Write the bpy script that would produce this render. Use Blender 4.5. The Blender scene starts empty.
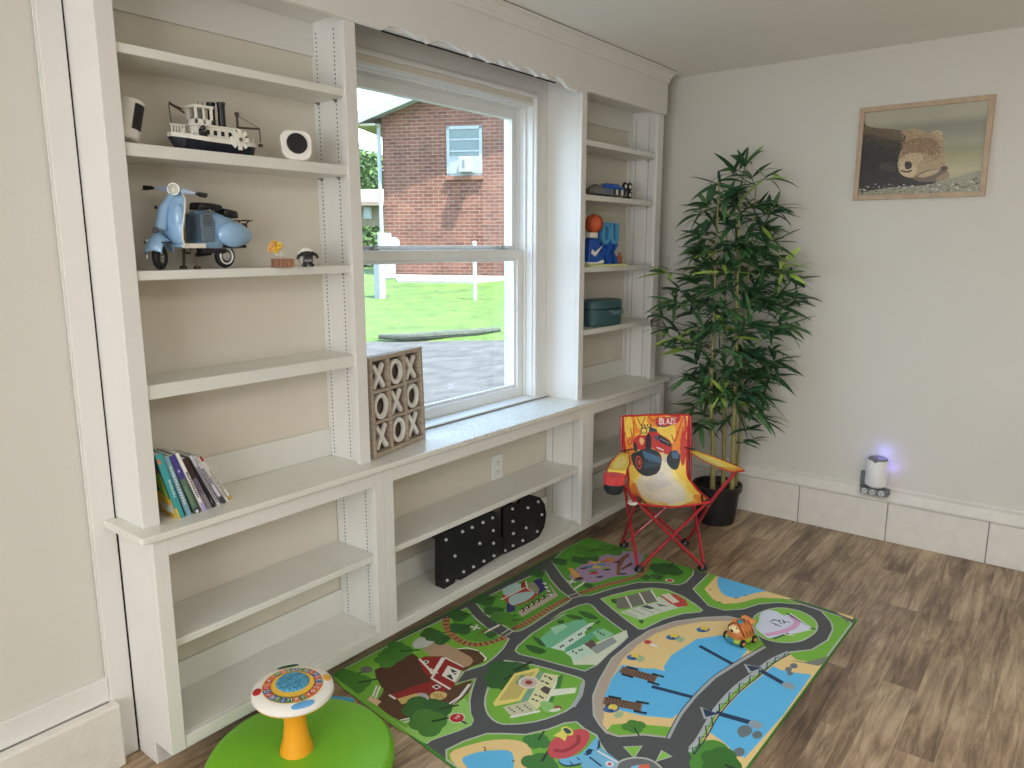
import bpy, bmesh, math, random
from math import sin, cos, pi, radians, atan2, sqrt
from mathutils import Vector, Matrix
import numpy as np

S = bpy.context.scene
COL = S.collection
# ------------------------------------------------------------------ camera
CAM = Vector((-0.61874, -1.76677, 1.38182))
YAW, PITCH, FPX = radians(-52.0625), radians(-10.579), 741.84
cd = bpy.data.cameras.new('camera')
cam = bpy.data.objects.new('camera', cd)
COL.objects.link(cam)
cam.location = CAM
cam.rotation_euler = (pi / 2 + PITCH, 0, YAW)
cd.sensor_fit = 'HORIZONTAL'
cd.sensor_width = 36
cd.lens = 36 * FPX / 1024
cd.clip_start = 0.05
cd.clip_end = 300
S.camera = cam
# ------------------------------------------------------------------ light
S.view_settings.view_transform = 'Standard'
S.view_settings.look = 'None'
S.view_settings.gamma = 1
S.view_settings.exposure = -0.16
S.view_settings.use_curve_mapping = False
S.cycles.max_bounces = 10
S.cycles.diffuse_bounces = 6
S.cycles.transparent_max_bounces = 12
S.cycles.caustics_reflective = False
S.cycles.caustics_refractive = False
S.cycles.sample_clamp_indirect = 6
W = bpy.data.worlds.new('sky')
S.world = W
W.use_nodes = True
wn = W.node_tree.nodes
wl = W.node_tree.links
bg = wn['Background']
tc = wn.new('ShaderNodeTexCoord')
sep = wn.new('ShaderNodeSeparateXYZ')
cr = wn.new('ShaderNodeValToRGB')
wl.new(tc.outputs['Generated'], sep.inputs[0])
wl.new(sep.outputs['Z'], cr.inputs[0])
wl.new(cr.outputs[0], bg.inputs[0])
cr.color_ramp.elements[0].color = (0.70, 0.86, 1.0, 1)
cr.color_ramp.elements[1].color = (0.34, 0.58, 1.0, 1)
bg.inputs[1].default_value = 6.5


def lamp(name, kind, loc, energy, color, rot=None, **kw):
    d = bpy.data.lights.new(name, kind)
    d.energy = energy
    d.color = color
    for k, v in kw.items():
        setattr(d, k, v)
    o = bpy.data.objects.new(name, d)
    COL.objects.link(o)
    o.location = loc
    if rot is not None:
        o.rotation_euler = rot
    return o


def aim(d):
    return Vector(d).to_track_quat('-Z', 'Y').to_euler()


HA = radians(46.5)                      # outdoor axis: the way one looks through the window
OU = Vector((sin(HA), cos(HA), 0))      # away from the room
OV = Vector((cos(HA), -sin(HA), 0))     # to the right
sund = (OU * 0.62 - OV * 0.60) * 1 + Vector((0, 0, -1.9))
lamp('sun', 'SUN', (0, -5, 12), 24, (1.0, 0.95, 0.86), aim(sund), angle=radians(0.6))
lamp('ceiling_fill_light', 'AREA', (0.3, -2.9, 2.20), 35, (1.0, 0.98, 0.96), (0, 0, 0), shape='RECTANGLE', size=1.6, size_y=1.6)  # added fill light, unseen, stands for no known ceiling fixture
lamp('rear_window_light', 'AREA', (-2.9, -1.9, 1.25), 98, (0.92, 0.945, 1.0), aim((1, 0.0, -0.05)), shape='RECTANGLE', size=2.4, size_y=1.5)

# ------------------------------------------------------------------ pixel to place
_f = Vector((-sin(YAW) * cos(PITCH), cos(YAW) * cos(PITCH), sin(PITCH)))
_r = Vector((cos(YAW), sin(YAW), 0))
_u = _r.cross(_f)


def ray(px, py):
    return _f + _r * ((px - 512) / FPX) - _u * ((py - 384) / FPX)


def at(px, py, ax, v):
    d = ray(px, py)
    i = 'xyz'.index(ax)
    return CAM + d * ((v - CAM[i]) / d[i])


def atp(px, py, p, n):
    d = ray(px, py)
    return CAM + d * ((Vector(p) - CAM).dot(n) / d.dot(n))


def atd(px, py, dist):
    d = ray(px, py)
    return CAM + d * (dist / sqrt(d.x ** 2 + d.y ** 2))


# ------------------------------------------------------------------ colour and materials
def lin(c):
    if isinstance(c, str):
        c = tuple(int(c[i:i + 2], 16) for i in (0, 2, 4))
    c = tuple(x / 255 for x in c[:3])
    return tuple((x / 12.92 if x <= 0.04045 else ((x + 0.055) / 1.055) ** 2.4) for x in c[:3]) + (1,)


MATS = {}


def mat(name, col, rough=0.5, metal=0.0, var=0.05, scale=8.0, bump=0.0, bscale=60, spec=0.5, trans=0.0, emit=None, es=0, coat=0.0, stretch=(1, 1, 1)):
    if name in MATS:
        return MATS[name]
    m = bpy.data.materials.new(name)
    m.use_nodes = True
    nt = m.node_tree
    b = nt.nodes['Principled BSDF']
    c = lin(col)
    t = nt.nodes.new('ShaderNodeTexCoord')
    mp = nt.nodes.new('ShaderNodeMapping')
    mp.inputs['Scale'].default_value = stretch
    nt.links.new(t.outputs['Object'], mp.inputs[0])
    n = nt.nodes.new('ShaderNodeTexNoise')
    n.inputs['Scale'].default_value = scale
    n.inputs['Detail'].default_value = 4
    nt.links.new(mp.outputs[0], n.inputs['Vector'])
    r = nt.nodes.new('ShaderNodeValToRGB')
    r.color_ramp.elements[0].position = 0.3
    r.color_ramp.elements[1].position = 0.7
    r.color_ramp.elements[0].color = tuple(x * (1 - var) for x in c[:3]) + (1,)
    r.color_ramp.elements[1].color = tuple(min(1, x * (1 + var)) for x in c[:3]) + (1,)
    nt.links.new(n.outputs['Fac'], r.inputs[0])
    nt.links.new(r.outputs[0], b.inputs['Base Color'])
    b.inputs['Roughness'].default_value = rough
    b.inputs['Metallic'].default_value = metal
    b.inputs['Specular IOR Level'].default_value = spec
    b.inputs['Coat Weight'].default_value = coat
    if trans:
        b.inputs['Transmission Weight'].default_value = trans
    if emit:
        b.inputs['Emission Color'].default_value = lin(emit)
        b.inputs['Emission Strength'].default_value = es
    if bump:
        n2 = nt.nodes.new('ShaderNodeTexNoise')
        n2.inputs['Scale'].default_value = bscale
        n2.inputs['Detail'].default_value = 3
        nt.links.new(mp.outputs[0], n2.inputs['Vector'])
        bp_ = nt.nodes.new('ShaderNodeBump')
        bp_.inputs['Strength'].default_value = bump
        bp_.inputs['Distance'].default_value = 0.004
        nt.links.new(n2.outputs['Fac'], bp_.inputs['Height'])
        nt.links.new(bp_.outputs[0], b.inputs['Normal'])
    MATS[name] = m
    return m


def attr_mat(name, rough=0.6, noise=0.0, nscale=60, bump=0.0, sheen=0.0):
    """a printed surface: each face carries its own ink colour"""
    if name in MATS:
        return MATS[name]
    m = bpy.data.materials.new(name)
    m.use_nodes = True
    nt = m.node_tree
    b = nt.nodes['Principled BSDF']
    a = nt.nodes.new('ShaderNodeVertexColor')
    a.layer_name = 'ink'
    n = nt.nodes.new('ShaderNodeTexNoise')
    n.inputs['Scale'].default_value = nscale
    n.inputs['Detail'].default_value = 6
    t = nt.nodes.new('ShaderNodeTexCoord')
    nt.links.new(t.outputs['Object'], n.inputs['Vector'])
    mr = nt.nodes.new('ShaderNodeMapRange')
    mr.inputs['From Min'].default_value = 0.3
    mr.inputs['From Max'].default_value = 0.7
    mr.inputs['To Min'].default_value = 1 - noise
    mr.inputs['To Max'].default_value = 1 + noise
    nt.links.new(n.outputs['Fac'], mr.inputs['Value'])
    mx = nt.nodes.new('ShaderNodeVectorMath')
    mx.operation = 'SCALE'
    nt.links.new(a.outputs['Color'], mx.inputs[0])
    nt.links.new(mr.outputs[0], mx.inputs['Scale'])
    nt.links.new(mx.outputs[0], b.inputs['Base Color'])
    b.inputs['Roughness'].default_value = rough
    b.inputs['Sheen Weight'].default_value = sheen
    if bump:
        bp_ = nt.nodes.new('ShaderNodeBump')
        bp_.inputs['Strength'].default_value = bump
        bp_.inputs['Distance'].default_value = 0.002
        nt.links.new(n.outputs['Fac'], bp_.inputs['Height'])
        nt.links.new(bp_.outputs[0], b.inputs['Normal'])
    MATS[name] = m
    return m


# ------------------------------------------------------------------ things
def tag(o, label=None, cat=None, group=None, kind=None):
    if label:
        o['label'] = label
    if cat:
        o['category'] = cat
    if group:
        o['group'] = group
    if kind:
        o['kind'] = kind
    return o


def empty(name, loc=(0, 0, 0), rz=0, label=None, cat=None, group=None, kind=None, rot=None):
    o = bpy.data.objects.new(name, None)
    o.empty_display_size = 0.02
    COL.objects.link(o)
    o.location = loc
    o.rotation_euler = rot if rot else (0, 0, rz)
    return tag(o, label, cat, group, kind)


def rotz(a):
    return Matrix.Rotation(a, 4, 'Z')


class MB:
    def __init__(s):
        s.v = []
        s.f = []
        s.m = []
        s.c = None

    def add(s, vs, fs, m=0, M=None):
        k = len(s.v)
        for v in vs:
            v = Vector(v)
            s.v.append(M @ v if M is not None else v)
        for f in fs:
            s.f.append([k + i for i in f])
            s.m.append(m)
        return s

    def box(s, x0, x1, y0, y1, z0, z1, m=0, M=None):
        vs = [(x, y, z) for z in (z0, z1) for y in (y0, y1) for x in (x0, x1)]
        return s.add(vs, [(0, 2, 3, 1), (4, 5, 7, 6), (0, 1, 5, 4), (2, 6, 7, 3), (0, 4, 6, 2), (1, 3, 7, 5)], m, M)

    def prism(s, poly, ax, a, b, m=0, M=None):
        """poly in the two axes other than ax, pushed from a to b along ax"""
        n = len(poly)

        def P(p, t):
            if ax == 'x':
                return (t, p[0], p[1])
            if ax == 'y':
                return (p[0], t, p[1])
            return (p[0], p[1], t)
        vs = [P(p, a) for p in poly] + [P(p, b) for p in poly]
        fs = [tuple(range(n)), tuple(range(2 * n - 1, n - 1, -1))]
        fs += [(i, n + i, n + (i + 1) % n, (i + 1) % n) for i in range(n)]
        return s.add(vs, fs, m, M)

    def ring(s, p, q, r0, r1=None, n=12, m=0, caps=True, M=None):
        return s.tube([p, q], [r0, r0 if r1 is None else r1], n, m, caps, M)

    def tube(s, pts, rs, n=8, m=0, caps=True, M=None, flat=1.0):
        pts = [Vector(p) for p in pts]
        if not hasattr(rs, '__len__'):
            rs = [rs] * len(pts)
        vs = []
        up = None
        for i, p in enumerate(pts):
            d = (pts[min(i + 1, len(pts) - 1)] - pts[max(i - 1, 0)])
            d = d.normalized() if d.length > 1e-9 else Vector((0, 0, 1))
            if up is None:
                up = Vector((0, 0, 1)) if abs(d.z) < 0.9 else Vector((1, 0, 0))
            a = d.cross(up)
            a = a.normalized() if a.length > 1e-6 else Vector((1, 0, 0))
            b = d.cross(a).normalized()
            up = -b if b.dot(up) < 0 else b
            up = a.cross(d).normalized()
            for k in range(n):
                t = 2 * pi * k / n
                vs.append(p + a * (cos(t) * rs[i]) + up * (sin(t) * rs[i] * flat))
        fs = []
        for i in range(len(pts) - 1):
            for k in range(n):
                fs.append((i * n + k, i * n + (k + 1) % n, (i + 1) * n + (k + 1) % n, (i + 1) * n + k))
        if caps:
            fs.append(tuple(range(n - 1, -1, -1)))
            fs.append(tuple((len(pts) - 1) * n + k for k in range(n)))
        return s.add(vs, fs, m, M)

    def lathe(s, prof, n=24, m=0, M=None, cx=0, cy=0, caps=True):
        vs = []
        for r, z in prof:
            for k in range(n):
                t = 2 * pi * k / n
                vs.append((cx + r * cos(t), cy + r * sin(t), z))
        fs = []
        for i in range(len(prof) - 1):
            for k in range(n):
                fs.append((i * n + k, i * n + (k + 1) % n, (i + 1) * n + (k + 1) % n, (i + 1) * n + k))
        if caps:
            fs.append(tuple(range(n - 1, -1, -1)))
            fs.append(tuple((len(prof) - 1) * n + k for k in range(n)))
        return s.add(vs, fs, m, M)

    def ball(s, c, r, n=16, k=10, m=0, M=None):
        """ellipsoid; r is a number or three radii"""
        if not hasattr(r, '__len__'):
            r = (r, r, r)
        vs = [(c[0], c[1], c[2] - r[2])]
        for i in range(1, k):
            a = pi * i / k - pi / 2
            for j in range(n):
                t = 2 * pi * j / n
                vs.append((c[0] + r[0] * cos(a) * cos(t), c[1] + r[1] * cos(a) * sin(t), c[2] + r[2] * sin(a)))
        vs.append((c[0], c[1], c[2] + r[2]))
        fs = [(0, 1 + (j + 1) % n, 1 + j) for j in range(n)]
        for i in range(k - 2):
            for j in range(n):
                a = 1 + i * n
                fs.append((a + j, a + (j + 1) % n, a + n + (j + 1) % n, a + n + j))
        L = len(vs) - 1
        a = 1 + (k - 2) * n
        fs += [(a + j, a + (j + 1) % n, L) for j in range(n)]
        return s.add(vs, fs, m, M)

    def loft(s, rings, m=0, M=None, closed=True, caps=True):
        n = len(rings[0])
        vs = [p for r in rings for p in r]
        fs = []
        for i in range(len(rings) - 1):
            for k in range(n if closed else n - 1):
                fs.append((i * n + k, i * n + (k + 1) % n, (i + 1) * n + (k + 1) % n, (i + 1) * n + k))
        if caps and closed:
            fs.append(tuple(range(n - 1, -1, -1)))
            fs.append(tuple((len(rings) - 1) * n + k for k in range(n)))
        return s.add(vs, fs, m, M)

    def torus(s, c, R, r, ax='z', n=24, k=8, m=0, M=None):
        vs = []
        for i in range(n):
            t = 2 * pi * i / n
            for j in range(k):
                q = 2 * pi * j / k
                a = (R + r * cos(q)) * cos(t)
                b = (R + r * cos(q)) * sin(t)
                h = r * sin(q)
                p = {'z': (a, b, h), 'y': (a, h, b), 'x': (h, a, b)}[ax]
                vs.append((c[0] + p[0], c[1] + p[1], c[2] + p[2]))
        fs = [(i * k + j, ((i + 1) % n) * k + j, ((i + 1) % n) * k + (j + 1) % k, i * k + (j + 1) % k) for i in range(n) for j in range(k)]
        return s.add(vs, fs, m, M)

    def build(s, name, mats, parent=None, smooth=False, bevel=0, sub=0, seg=2, angle=35, solid=0):
        me = bpy.data.meshes.new(name)
        me.from_pydata([tuple(v) for v in s.v], [], s.f)
        if not isinstance(mats, (list, tuple)):
            mats = [mats]
        for m in mats:
            me.materials.append(m)
        me.polygons.foreach_set('material_index', s.m)
        if s.c is not None:
            ca = me.color_attributes.new('ink', 'FLOAT_COLOR', 'CORNER')
            arr = []
            for p, c in zip(me.polygons, s.c):
                arr += list(c) * p.loop_total
            ca.data.foreach_set('color', arr)
        bm = bmesh.new()
        bm.from_mesh(me)
        if s.c is None:
            bmesh.ops.recalc_face_normals(bm, faces=bm.faces)
        if smooth:
            for f in bm.faces:
                f.smooth = True
            for e in bm.edges:
                if len(e.link_faces) == 2 and e.calc_face_angle(0) > radians(angle):
                    e.smooth = False
        bm.to_mesh(me)
        bm.free()
        me.update()
        o = bpy.data.objects.new(name, me)
        COL.objects.link(o)
        if parent is not None:
            o.parent = parent
        if solid:
            md = o.modifiers.new('thick', 'SOLIDIFY')
            md.thickness = solid
            md.offset = 0
        if bevel:
            md = o.modifiers.new('edge', 'BEVEL')
            md.width = bevel
            md.segments = seg
            md.limit_method = 'ANGLE'
            md.angle_limit = radians(40)
        if sub:
            md = o.modifiers.new('soft', 'SUBSURF')
            md.levels = sub
            md.render_levels = sub
        return o


def bx(name, m, x0, x1, y0, y1, z0, z1, parent=None, bevel=0.0015, **k):
    return MB().box(x0, x1, y0, y1, z0, z1).build(name, m, parent, bevel=bevel, **k)


def struct(o):
    o['kind'] = 'structure'
    return o


def smoothpoly(pts, closed=True, k=5):
    """Catmull-Rom through the points"""
    n = len(pts)
    out = []
    rng = range(n) if closed else range(n - 1)
    for i in rng:
        g = (lambda j: pts[j % n]) if closed else (lambda j: pts[max(0, min(n - 1, j))])
        p0, p1, p2, p3 = g(i - 1), g(i), g(i + 1), g(i + 2)
        for q in range(k):
            t = q / k
            out.append(tuple(0.5 * (2 * p1[d] + (p2[d] - p0[d]) * t + (2 * p0[d] - 5 * p1[d] + 4 * p2[d] - p3[d]) * t * t + (3 * p1[d] - p0[d] - 3 * p2[d] + p3[d]) * t ** 3) for d in range(2)))
    if not closed:
        out.append(tuple(pts[-1][:2]))
    return out


class Art:
    """flat print: coloured shapes in two coordinates, each ink laid a hair above the last"""
    def __init__(s, mapf, step=0.00015):
        s.mb = MB()
        s.mb.c = []
        s.map = mapf
        s.k = 0
        s.step = step

    def poly(s, pts, col, keep=False):
        if not keep:
            s.k += 1
        h = s.k * s.step
        # triangulate through bmesh later: concave shapes are cut here
        from mathutils.geometry import tessellate_polygon
        vs = [s.map(p[0], p[1], h) for p in pts]
        tri = tessellate_polygon([[Vector((p[0], p[1], 0)) for p in pts]])
        base = len(s.mb.v)
        s.mb.v += vs
        c = lin(col)
        for t in tri:
            a, b, d = t
            cr_ = (pts[b][0] - pts[a][0]) * (pts[d][1] - pts[a][1]) - (pts[b][1] - pts[a][1]) * (pts[d][0] - pts[a][0])
            t = (a, b, d) if cr_ > 0 else (a, d, b)
            s.mb.f.append([base + i for i in t])
            s.mb.m.append(0)
            s.mb.c.append(c)
        return s

    def line(s, pts, w, col, closed=False, keep=False):
        n = len(pts)
        L, R = [], []
        for i in range(n):
            a = pts[(i - 1) % n] if (closed or i > 0) else pts[i]
            b = pts[(i + 1) % n] if (closed or i < n - 1) else pts[i]
            dx, dy = b[0] - a[0], b[1] - a[1]
            l = sqrt(dx * dx + dy * dy) or 1
            nx, ny = -dy / l * w / 2, dx / l * w / 2
            L.append((pts[i][0] + nx, pts[i][1] + ny))
            R.append((pts[i][0] - nx, pts[i][1] - ny))
        if not keep:
            s.k += 1
        for i in range(n if closed else n - 1):
            j = (i + 1) % n
            s.poly([L[i], L[j], R[j], R[i]], col, keep=True)
        return s

    def disc(s, cx, cy, r, col, n=20, ry=None, rot=0, keep=False):
        ry = ry or r
        pts = []
        for k in range(n):
            t = 2 * pi * k / n
            x, y = r * cos(t), ry * sin(t)
            pts.append((cx + x * cos(rot) - y * sin(rot), cy + x * sin(rot) + y * cos(rot)))
        return s.poly(pts, col, keep)

    def build(s, name, m, parent=None):
        return s.mb.build(name, m, parent)


FONT = {  # strokes on a 4 by 6 grid
    'A': [[(0, 0), (2, 6), (4, 0)], [(1, 2.2), (3, 2.2)]], 'B': [[(0, 0), (0, 6), (3, 6), (3.6, 4.6), (3, 3.2), (0, 3.2)], [(3, 3.2), (4, 1.7), (3, 0), (0, 0)]],
    'C': [[(4, 5), (3, 6), (1, 6), (0, 4.6), (0, 1.4), (1, 0), (3, 0), (4, 1)]], 'D': [[(0, 0), (0, 6), (2.4, 6), (4, 4.4), (4, 1.6), (2.4, 0), (0, 0)]],
    'E': [[(4, 0), (0, 0), (0, 6), (4, 6)], [(0, 3.1), (3, 3.1)]], 'K': [[(0, 0), (0, 6)], [(4, 6), (0.4, 2.8)], [(1.4, 3.6), (4, 0)]],
    'L': [[(0, 6), (0, 0), (3.6, 0)]], 'N': [[(0, 0), (0, 6), (4, 0), (4, 6)]], 'O': [[(1, 0), (0, 1.4), (0, 4.6), (1, 6), (3, 6), (4, 4.6), (4, 1.4), (3, 0), (1, 0)]],
    'P': [[(0, 0), (0, 6), (3, 6), (4, 4.8), (3, 3), (0, 3)]], 'R': [[(0, 0), (0, 6), (3, 6), (4, 4.8), (3, 3.2), (0, 3.2)], [(2, 3.2), (4, 0)]],
    'S': [[(4, 5.2), (3, 6), (1, 6), (0, 4.8), (1, 3.3), (3, 2.8), (4, 1.4), (3, 0), (1, 0), (0, 0.9)]], 'T': [[(0, 6), (4, 6)], [(2, 6), (2, 0)]],
    'U': [[(0, 6), (0, 1.2), (1, 0), (3, 0), (4, 1.2), (4, 6)]], 'X': [[(0, 0), (4, 6)], [(0, 6), (4, 0)]], 'Z': [[(0, 6), (4, 6), (0, 0), (4, 0)]],
    'I': [[(2, 0), (2, 6)]], 'G': [[(4, 5), (3, 6), (1, 6), (0, 4.6), (0, 1.4), (1, 0), (3, 0), (4, 1.2), (4, 2.8), (2.4, 2.8)]], 'H': [[(0, 0), (0, 6)], [(4, 0), (4, 6)], [(0, 3), (4, 3)]]}

# ================================================================== the room
PAINT = mat('white_paint', (224, 223, 218), 0.42, var=0.02, scale=5, bump=0.08, bscale=40)
PAINT2 = mat('shelf_paint', (222, 222, 215), 0.38, var=0.025, scale=6, bump=0.06, bscale=35)
WALLP = mat('wall_paint', (211, 209, 200), 0.6, var=0.015, scale=2, bump=0.12, bscale=120)
BACKP = mat('shelf_back_paint', (216, 210, 196), 0.6, var=0.015, scale=3)
CEIL = mat('ceiling_paint', (240, 239, 233), 0.75, var=0.01, scale=3, bump=0.1, bscale=150)
BLOCKP = mat('painted_block', (222, 219, 210), 0.6, var=0.04, scale=18, bump=0.55, bscale=70)
DARK = mat('gap_shade_dark', (30, 28, 26), 0.8)  # near-black, stands in for the shade inside gaps and slots
HOLE = mat('hole_shadow', (38, 36, 34), 0.9)
H = 0.682
XW = 3.124
ZC = 2.237


def floor_material():
    m = bpy.data.materials.new('vinyl_planks')
    m.use_nodes = True
    nt = m.node_tree
    N, L = nt.nodes, nt.links
    b = N['Principled BSDF']
    t = N.new('ShaderNodeTexCoord')
    br = N.new('ShaderNodeTexBrick')
    br.inputs['Scale'].default_value = 1
    br.inputs['Brick Width'].default_value = .92
    br.inputs['Row Height'].default_value = 0.098
    br.inputs['Mortar Size'].default_value = 0.0007
    br.inputs['Mortar Smooth'].default_value = 0.2
    br.inputs['Color1'].default_value = (0, 0, 0, 1)
    br.inputs['Color2'].default_value = (1, 1, 1, 1)
    br.inputs['Mortar'].default_value = (0.5, 0.5, 0.5, 1)
    br.offset = 0.37
    L.new(t.outputs['Object'], br.inputs['Vector'])
    # each plank shifts the grain so that no two read alike
    sh = N.new('ShaderNodeVectorMath')
    sh.operation = 'MULTIPLY_ADD'
    L.new(br.outputs['Color'], sh.inputs[0])
    sh.inputs[1].default_value = (7, 13, 3)
    L.new(t.outputs['Object'], sh.inputs[2])

    def noise(scale, detail, dist, st, rough=0.55):
        mp = N.new('ShaderNodeMapping')
        mp.inputs['Scale'].default_value = st
        L.new(sh.outputs[0], mp.inputs[0])
        n = N.new('ShaderNodeTexNoise')
        n.inputs['Scale'].default_value = scale
        n.inputs['Detail'].default_value = detail
        n.inputs['Distortion'].default_value = dist
        n.inputs['Roughness'].default_value = rough
        L.new(mp.outputs[0], n.inputs['Vector'])
        return n
    n1 = noise(2.2, 9, 1.5, (1.1, 13, 1), 0.64)
    n2 = noise(14, 8, 0.8, (1.2, 14, 1), 0.7)
    n3 = noise(1.6, 3, 0.4, (1.2, 3.2, 1))
    ramp = N.new('ShaderNodeValToRGB')
    e = ramp.color_ramp.elements
    e[0].position = 0.29
    e[0].color = lin((86, 69, 55))
    e[1].position = 0.72
    e[1].color = lin((204, 182, 150))
    x = e.new(0.43)
    x.color = lin((132, 109, 86))
    x = e.new(0.57)
    x.color = lin((176, 152, 122))
    mix = N.new('ShaderNodeMath')
    mix.operation = 'MULTIPLY_ADD'
    L.new(n2.outputs['Fac'], mix.inputs[0])
    mix.inputs[1].default_value = 0.34
    add = N.new('ShaderNodeMath')
    add.operation = 'MULTIPLY_ADD'
    L.new(n1.outputs['Fac'], add.inputs[0])
    add.inputs[1].default_value = 0.66
    L.new(mix.outputs[0], add.inputs[2])
    mix.inputs[2].default_value = 0.0
    a2 = N.new('ShaderNodeMath')
    a2.operation = 'MULTIPLY_ADD'
    L.new(n3.outputs['Fac'], a2.inputs[0])
    a2.inputs[1].default_value = 0.6
    s2 = N.new('ShaderNodeMath')
    s2.operation = 'SUBTRACT'
    L.new(add.outputs[0], s2.inputs[0])
    s2.inputs[1].default_value = 0.30
    L.new(s2.outputs[0], a2.inputs[2])
    a3 = N.new('ShaderNodeMath')
    a3.operation = 'MULTIPLY_ADD'
    L.new(br.outputs['Color'], a3.inputs[0])
    a3.inputs[1].default_value = 0.07
    s3 = N.new('ShaderNodeMath')
    s3.operation = 'SUBTRACT'
    L.new(a2.outputs[0], s3.inputs[0])
    s3.inputs[1].default_value = 0.035
    L.new(s3.outputs[0], a3.inputs[2])
    L.new(a3.outputs[0], ramp.inputs[0])
    seam = N.new('ShaderNodeMix')
    seam.data_type = 'RGBA'
    L.new(br.outputs['Fac'], seam.inputs['Factor'])
    L.new(ramp.outputs[0], seam.inputs['A'])
    seam.inputs['B'].default_value = lin((96, 80, 66))
    L.new(seam.outputs['Result'], b.inputs['Base Color'])
    rr = N.new('ShaderNodeMapRange')
    rr.inputs['To Min'].default_value = 0.32
    rr.inputs['To Max'].default_value = 0.5
    L.new(n2.outputs['Fac'], rr.inputs['Value'])
    L.new(rr.outputs[0], b.inputs['Roughness'])
    bp_ = N.new('ShaderNodeBump')
    bp_.inputs['Strength'].default_value = 0.12
    bp_.inputs['Distance'].default_value = 0.002
    L.new(n2.outputs['Fac'], bp_.inputs['Height'])
    L.new(bp_.outputs[0], b.inputs['Normal'])
    return m


struct(bx('floor', floor_material(), -3.0, XW, -4.6, 0.40, -0.1, 0, bevel=0))
struct(bx('ceiling', CEIL, -3.1, XW + .1, -4.7, 0.45, ZC, ZC + .1, bevel=0))
# wall with the picture
struct(bx('wall_back', WALLP, XW, XW + .1, -4.7, 0.45, -0.1, ZC, bevel=0))
bb = struct(empty('baseboard_back', (XW, 0, 0)))
mb = MB()
for k in range(-2, 11):
    y1 = -0.711 - 0.406 * k
    y1c = min(y1, 0.234)
    y0 = y1 - 0.403
    if y0 > .23:
        continue
    mb.box(-.030, 0, y0, y1c - .0005, 0, 0.191)
mb.build('block_course', BLOCKP, bb, bevel=0.003)
MB().prism([(0, .262), (-.012, .262), (-.017, .255), (-.013, .246), (-.011, .238), (-.034, .214), (-.041, .206), (-.040, .196), (0, .196)], 'y', -4.6, .234).build('ledge_moulding', BLOCKP, bb)
bx('mortar', mat('mortar_grey', (128, 124, 118), .9), -.026, -.001, -4.6, .234, 0, .190, bb, bevel=0)
# far sides of the room behind the camera
struct(bx('wall_rear', WALLP, -3.1, XW + .1, -4.7, -4.6, -.1, ZC, bevel=0))
struct(bx('wall_far_left', WALLP, -3.1, -3.0, -4.7, 0.45, -.1, ZC, bevel=0))
# window wall, plain stretch left of the bookcase
struct(bx('wall_left', WALLP, -3.0, 0.199, 0.200, 0.40, 0, ZC, bevel=0))
bl = struct(empty('baseboard_left', (0, 0.2, 0)))
mb = MB()
x1 = 0.149
k = 0
while x1 > -3:
    mb.box(max(x1 - .403, -3), x1, -.048, -.0135, 0, .183)
    x1 -= .406
mb.build('block_course', BLOCKP, bl, bevel=0.006)
bx('board', PAINT, -3, .137, -.013, -.0005, .184, .252, bl, bevel=.002)
t1 = struct(bx('trim_1', PAINT, .139, .1975, .187, .1995, 0, ZC, bevel=.003))
mbx = MB().box(-.0035, 0, 0, .006, 0, ZC)
mbx.build('caulk_edge', PAINT, t1).location = (.1385, .189, 0)
struct(MB().box(.1977, .2018, .193, .1995, 0, ZC).build('trim_gap_shade', DARK))  # solid strip coloured dark as the shade in the joint beside the bookcase
# window wall behind the bookcase, with the opening
mb = MB()
OX0, OX1, OZ0, OZ1 = 1.048, 2.102, 0.676, 1.985
mb.box(.202, OX0, .236, .40, 0, ZC)
mb.box(OX1, XW, .236, .40, 0, ZC)
mb.box(OX0, OX1, .236, .40, 0, OZ0)
mb.box(OX0, OX1, .236, .40, OZ1, ZC)
struct(mb.build('wall_window', BACKP))

# ------------------------------------------------------------------ window
WHITE = mat('window_white', (230, 231, 228), 0.35, var=0.02, scale=10)


def glass_mat():
    m = bpy.data.materials.new('window_glass')
    m.use_nodes = True
    nt = m.node_tree
    N, L = nt.nodes, nt.links
    N.remove(N['Principled BSDF'])
    out = N['Material Output']
    tr = N.new('ShaderNodeBsdfTransparent')
    tr.inputs[0].default_value = (0.97, 0.985, 0.98, 1)
    gl = N.new('ShaderNodeBsdfGlossy')
    gl.inputs['Roughness'].default_value = 0.02
    df = N.new('ShaderNodeBsdfDiffuse')
    df.inputs[0].default_value = (0.8, 0.8, 0.8, 1)
    m1 = N.new('ShaderNodeMixShader')
    m1.inputs[0].default_value = 0.045
    L.new(tr.outputs[0], m1.inputs[1])
    L.new(gl.outputs[0], m1.inputs[2])
    # specks of dirt on the pane
    n = N.new('ShaderNodeTexNoise')
    n.inputs['Scale'].default_value = 90
    n.inputs['Detail'].default_value = 2
    t = N.new('ShaderNodeTexCoord')
    L.new(t.outputs['Object'], n.inputs['Vector'])
    r = N.new('ShaderNodeMapRange')
    r.inputs['From Min'].default_value = 0.63
    r.inputs['From Max'].default_value = 0.74
    r.inputs['To Max'].default_value = 0.22
    L.new(n.outputs['Fac'], r.inputs['Value'])
    m2 = N.new('ShaderNodeMixShader')
    L.new(r.outputs[0], m2.inputs[0])
    L.new(m1.outputs[0], m2.inputs[1])
    L.new(df.outputs[0], m2.inputs[2])
    L.new(m2.outputs[0], out.inputs[0])
    return m


GLASS = glass_mat()
win = struct(empty('window_1', (1.575, .236, .69)))


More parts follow.
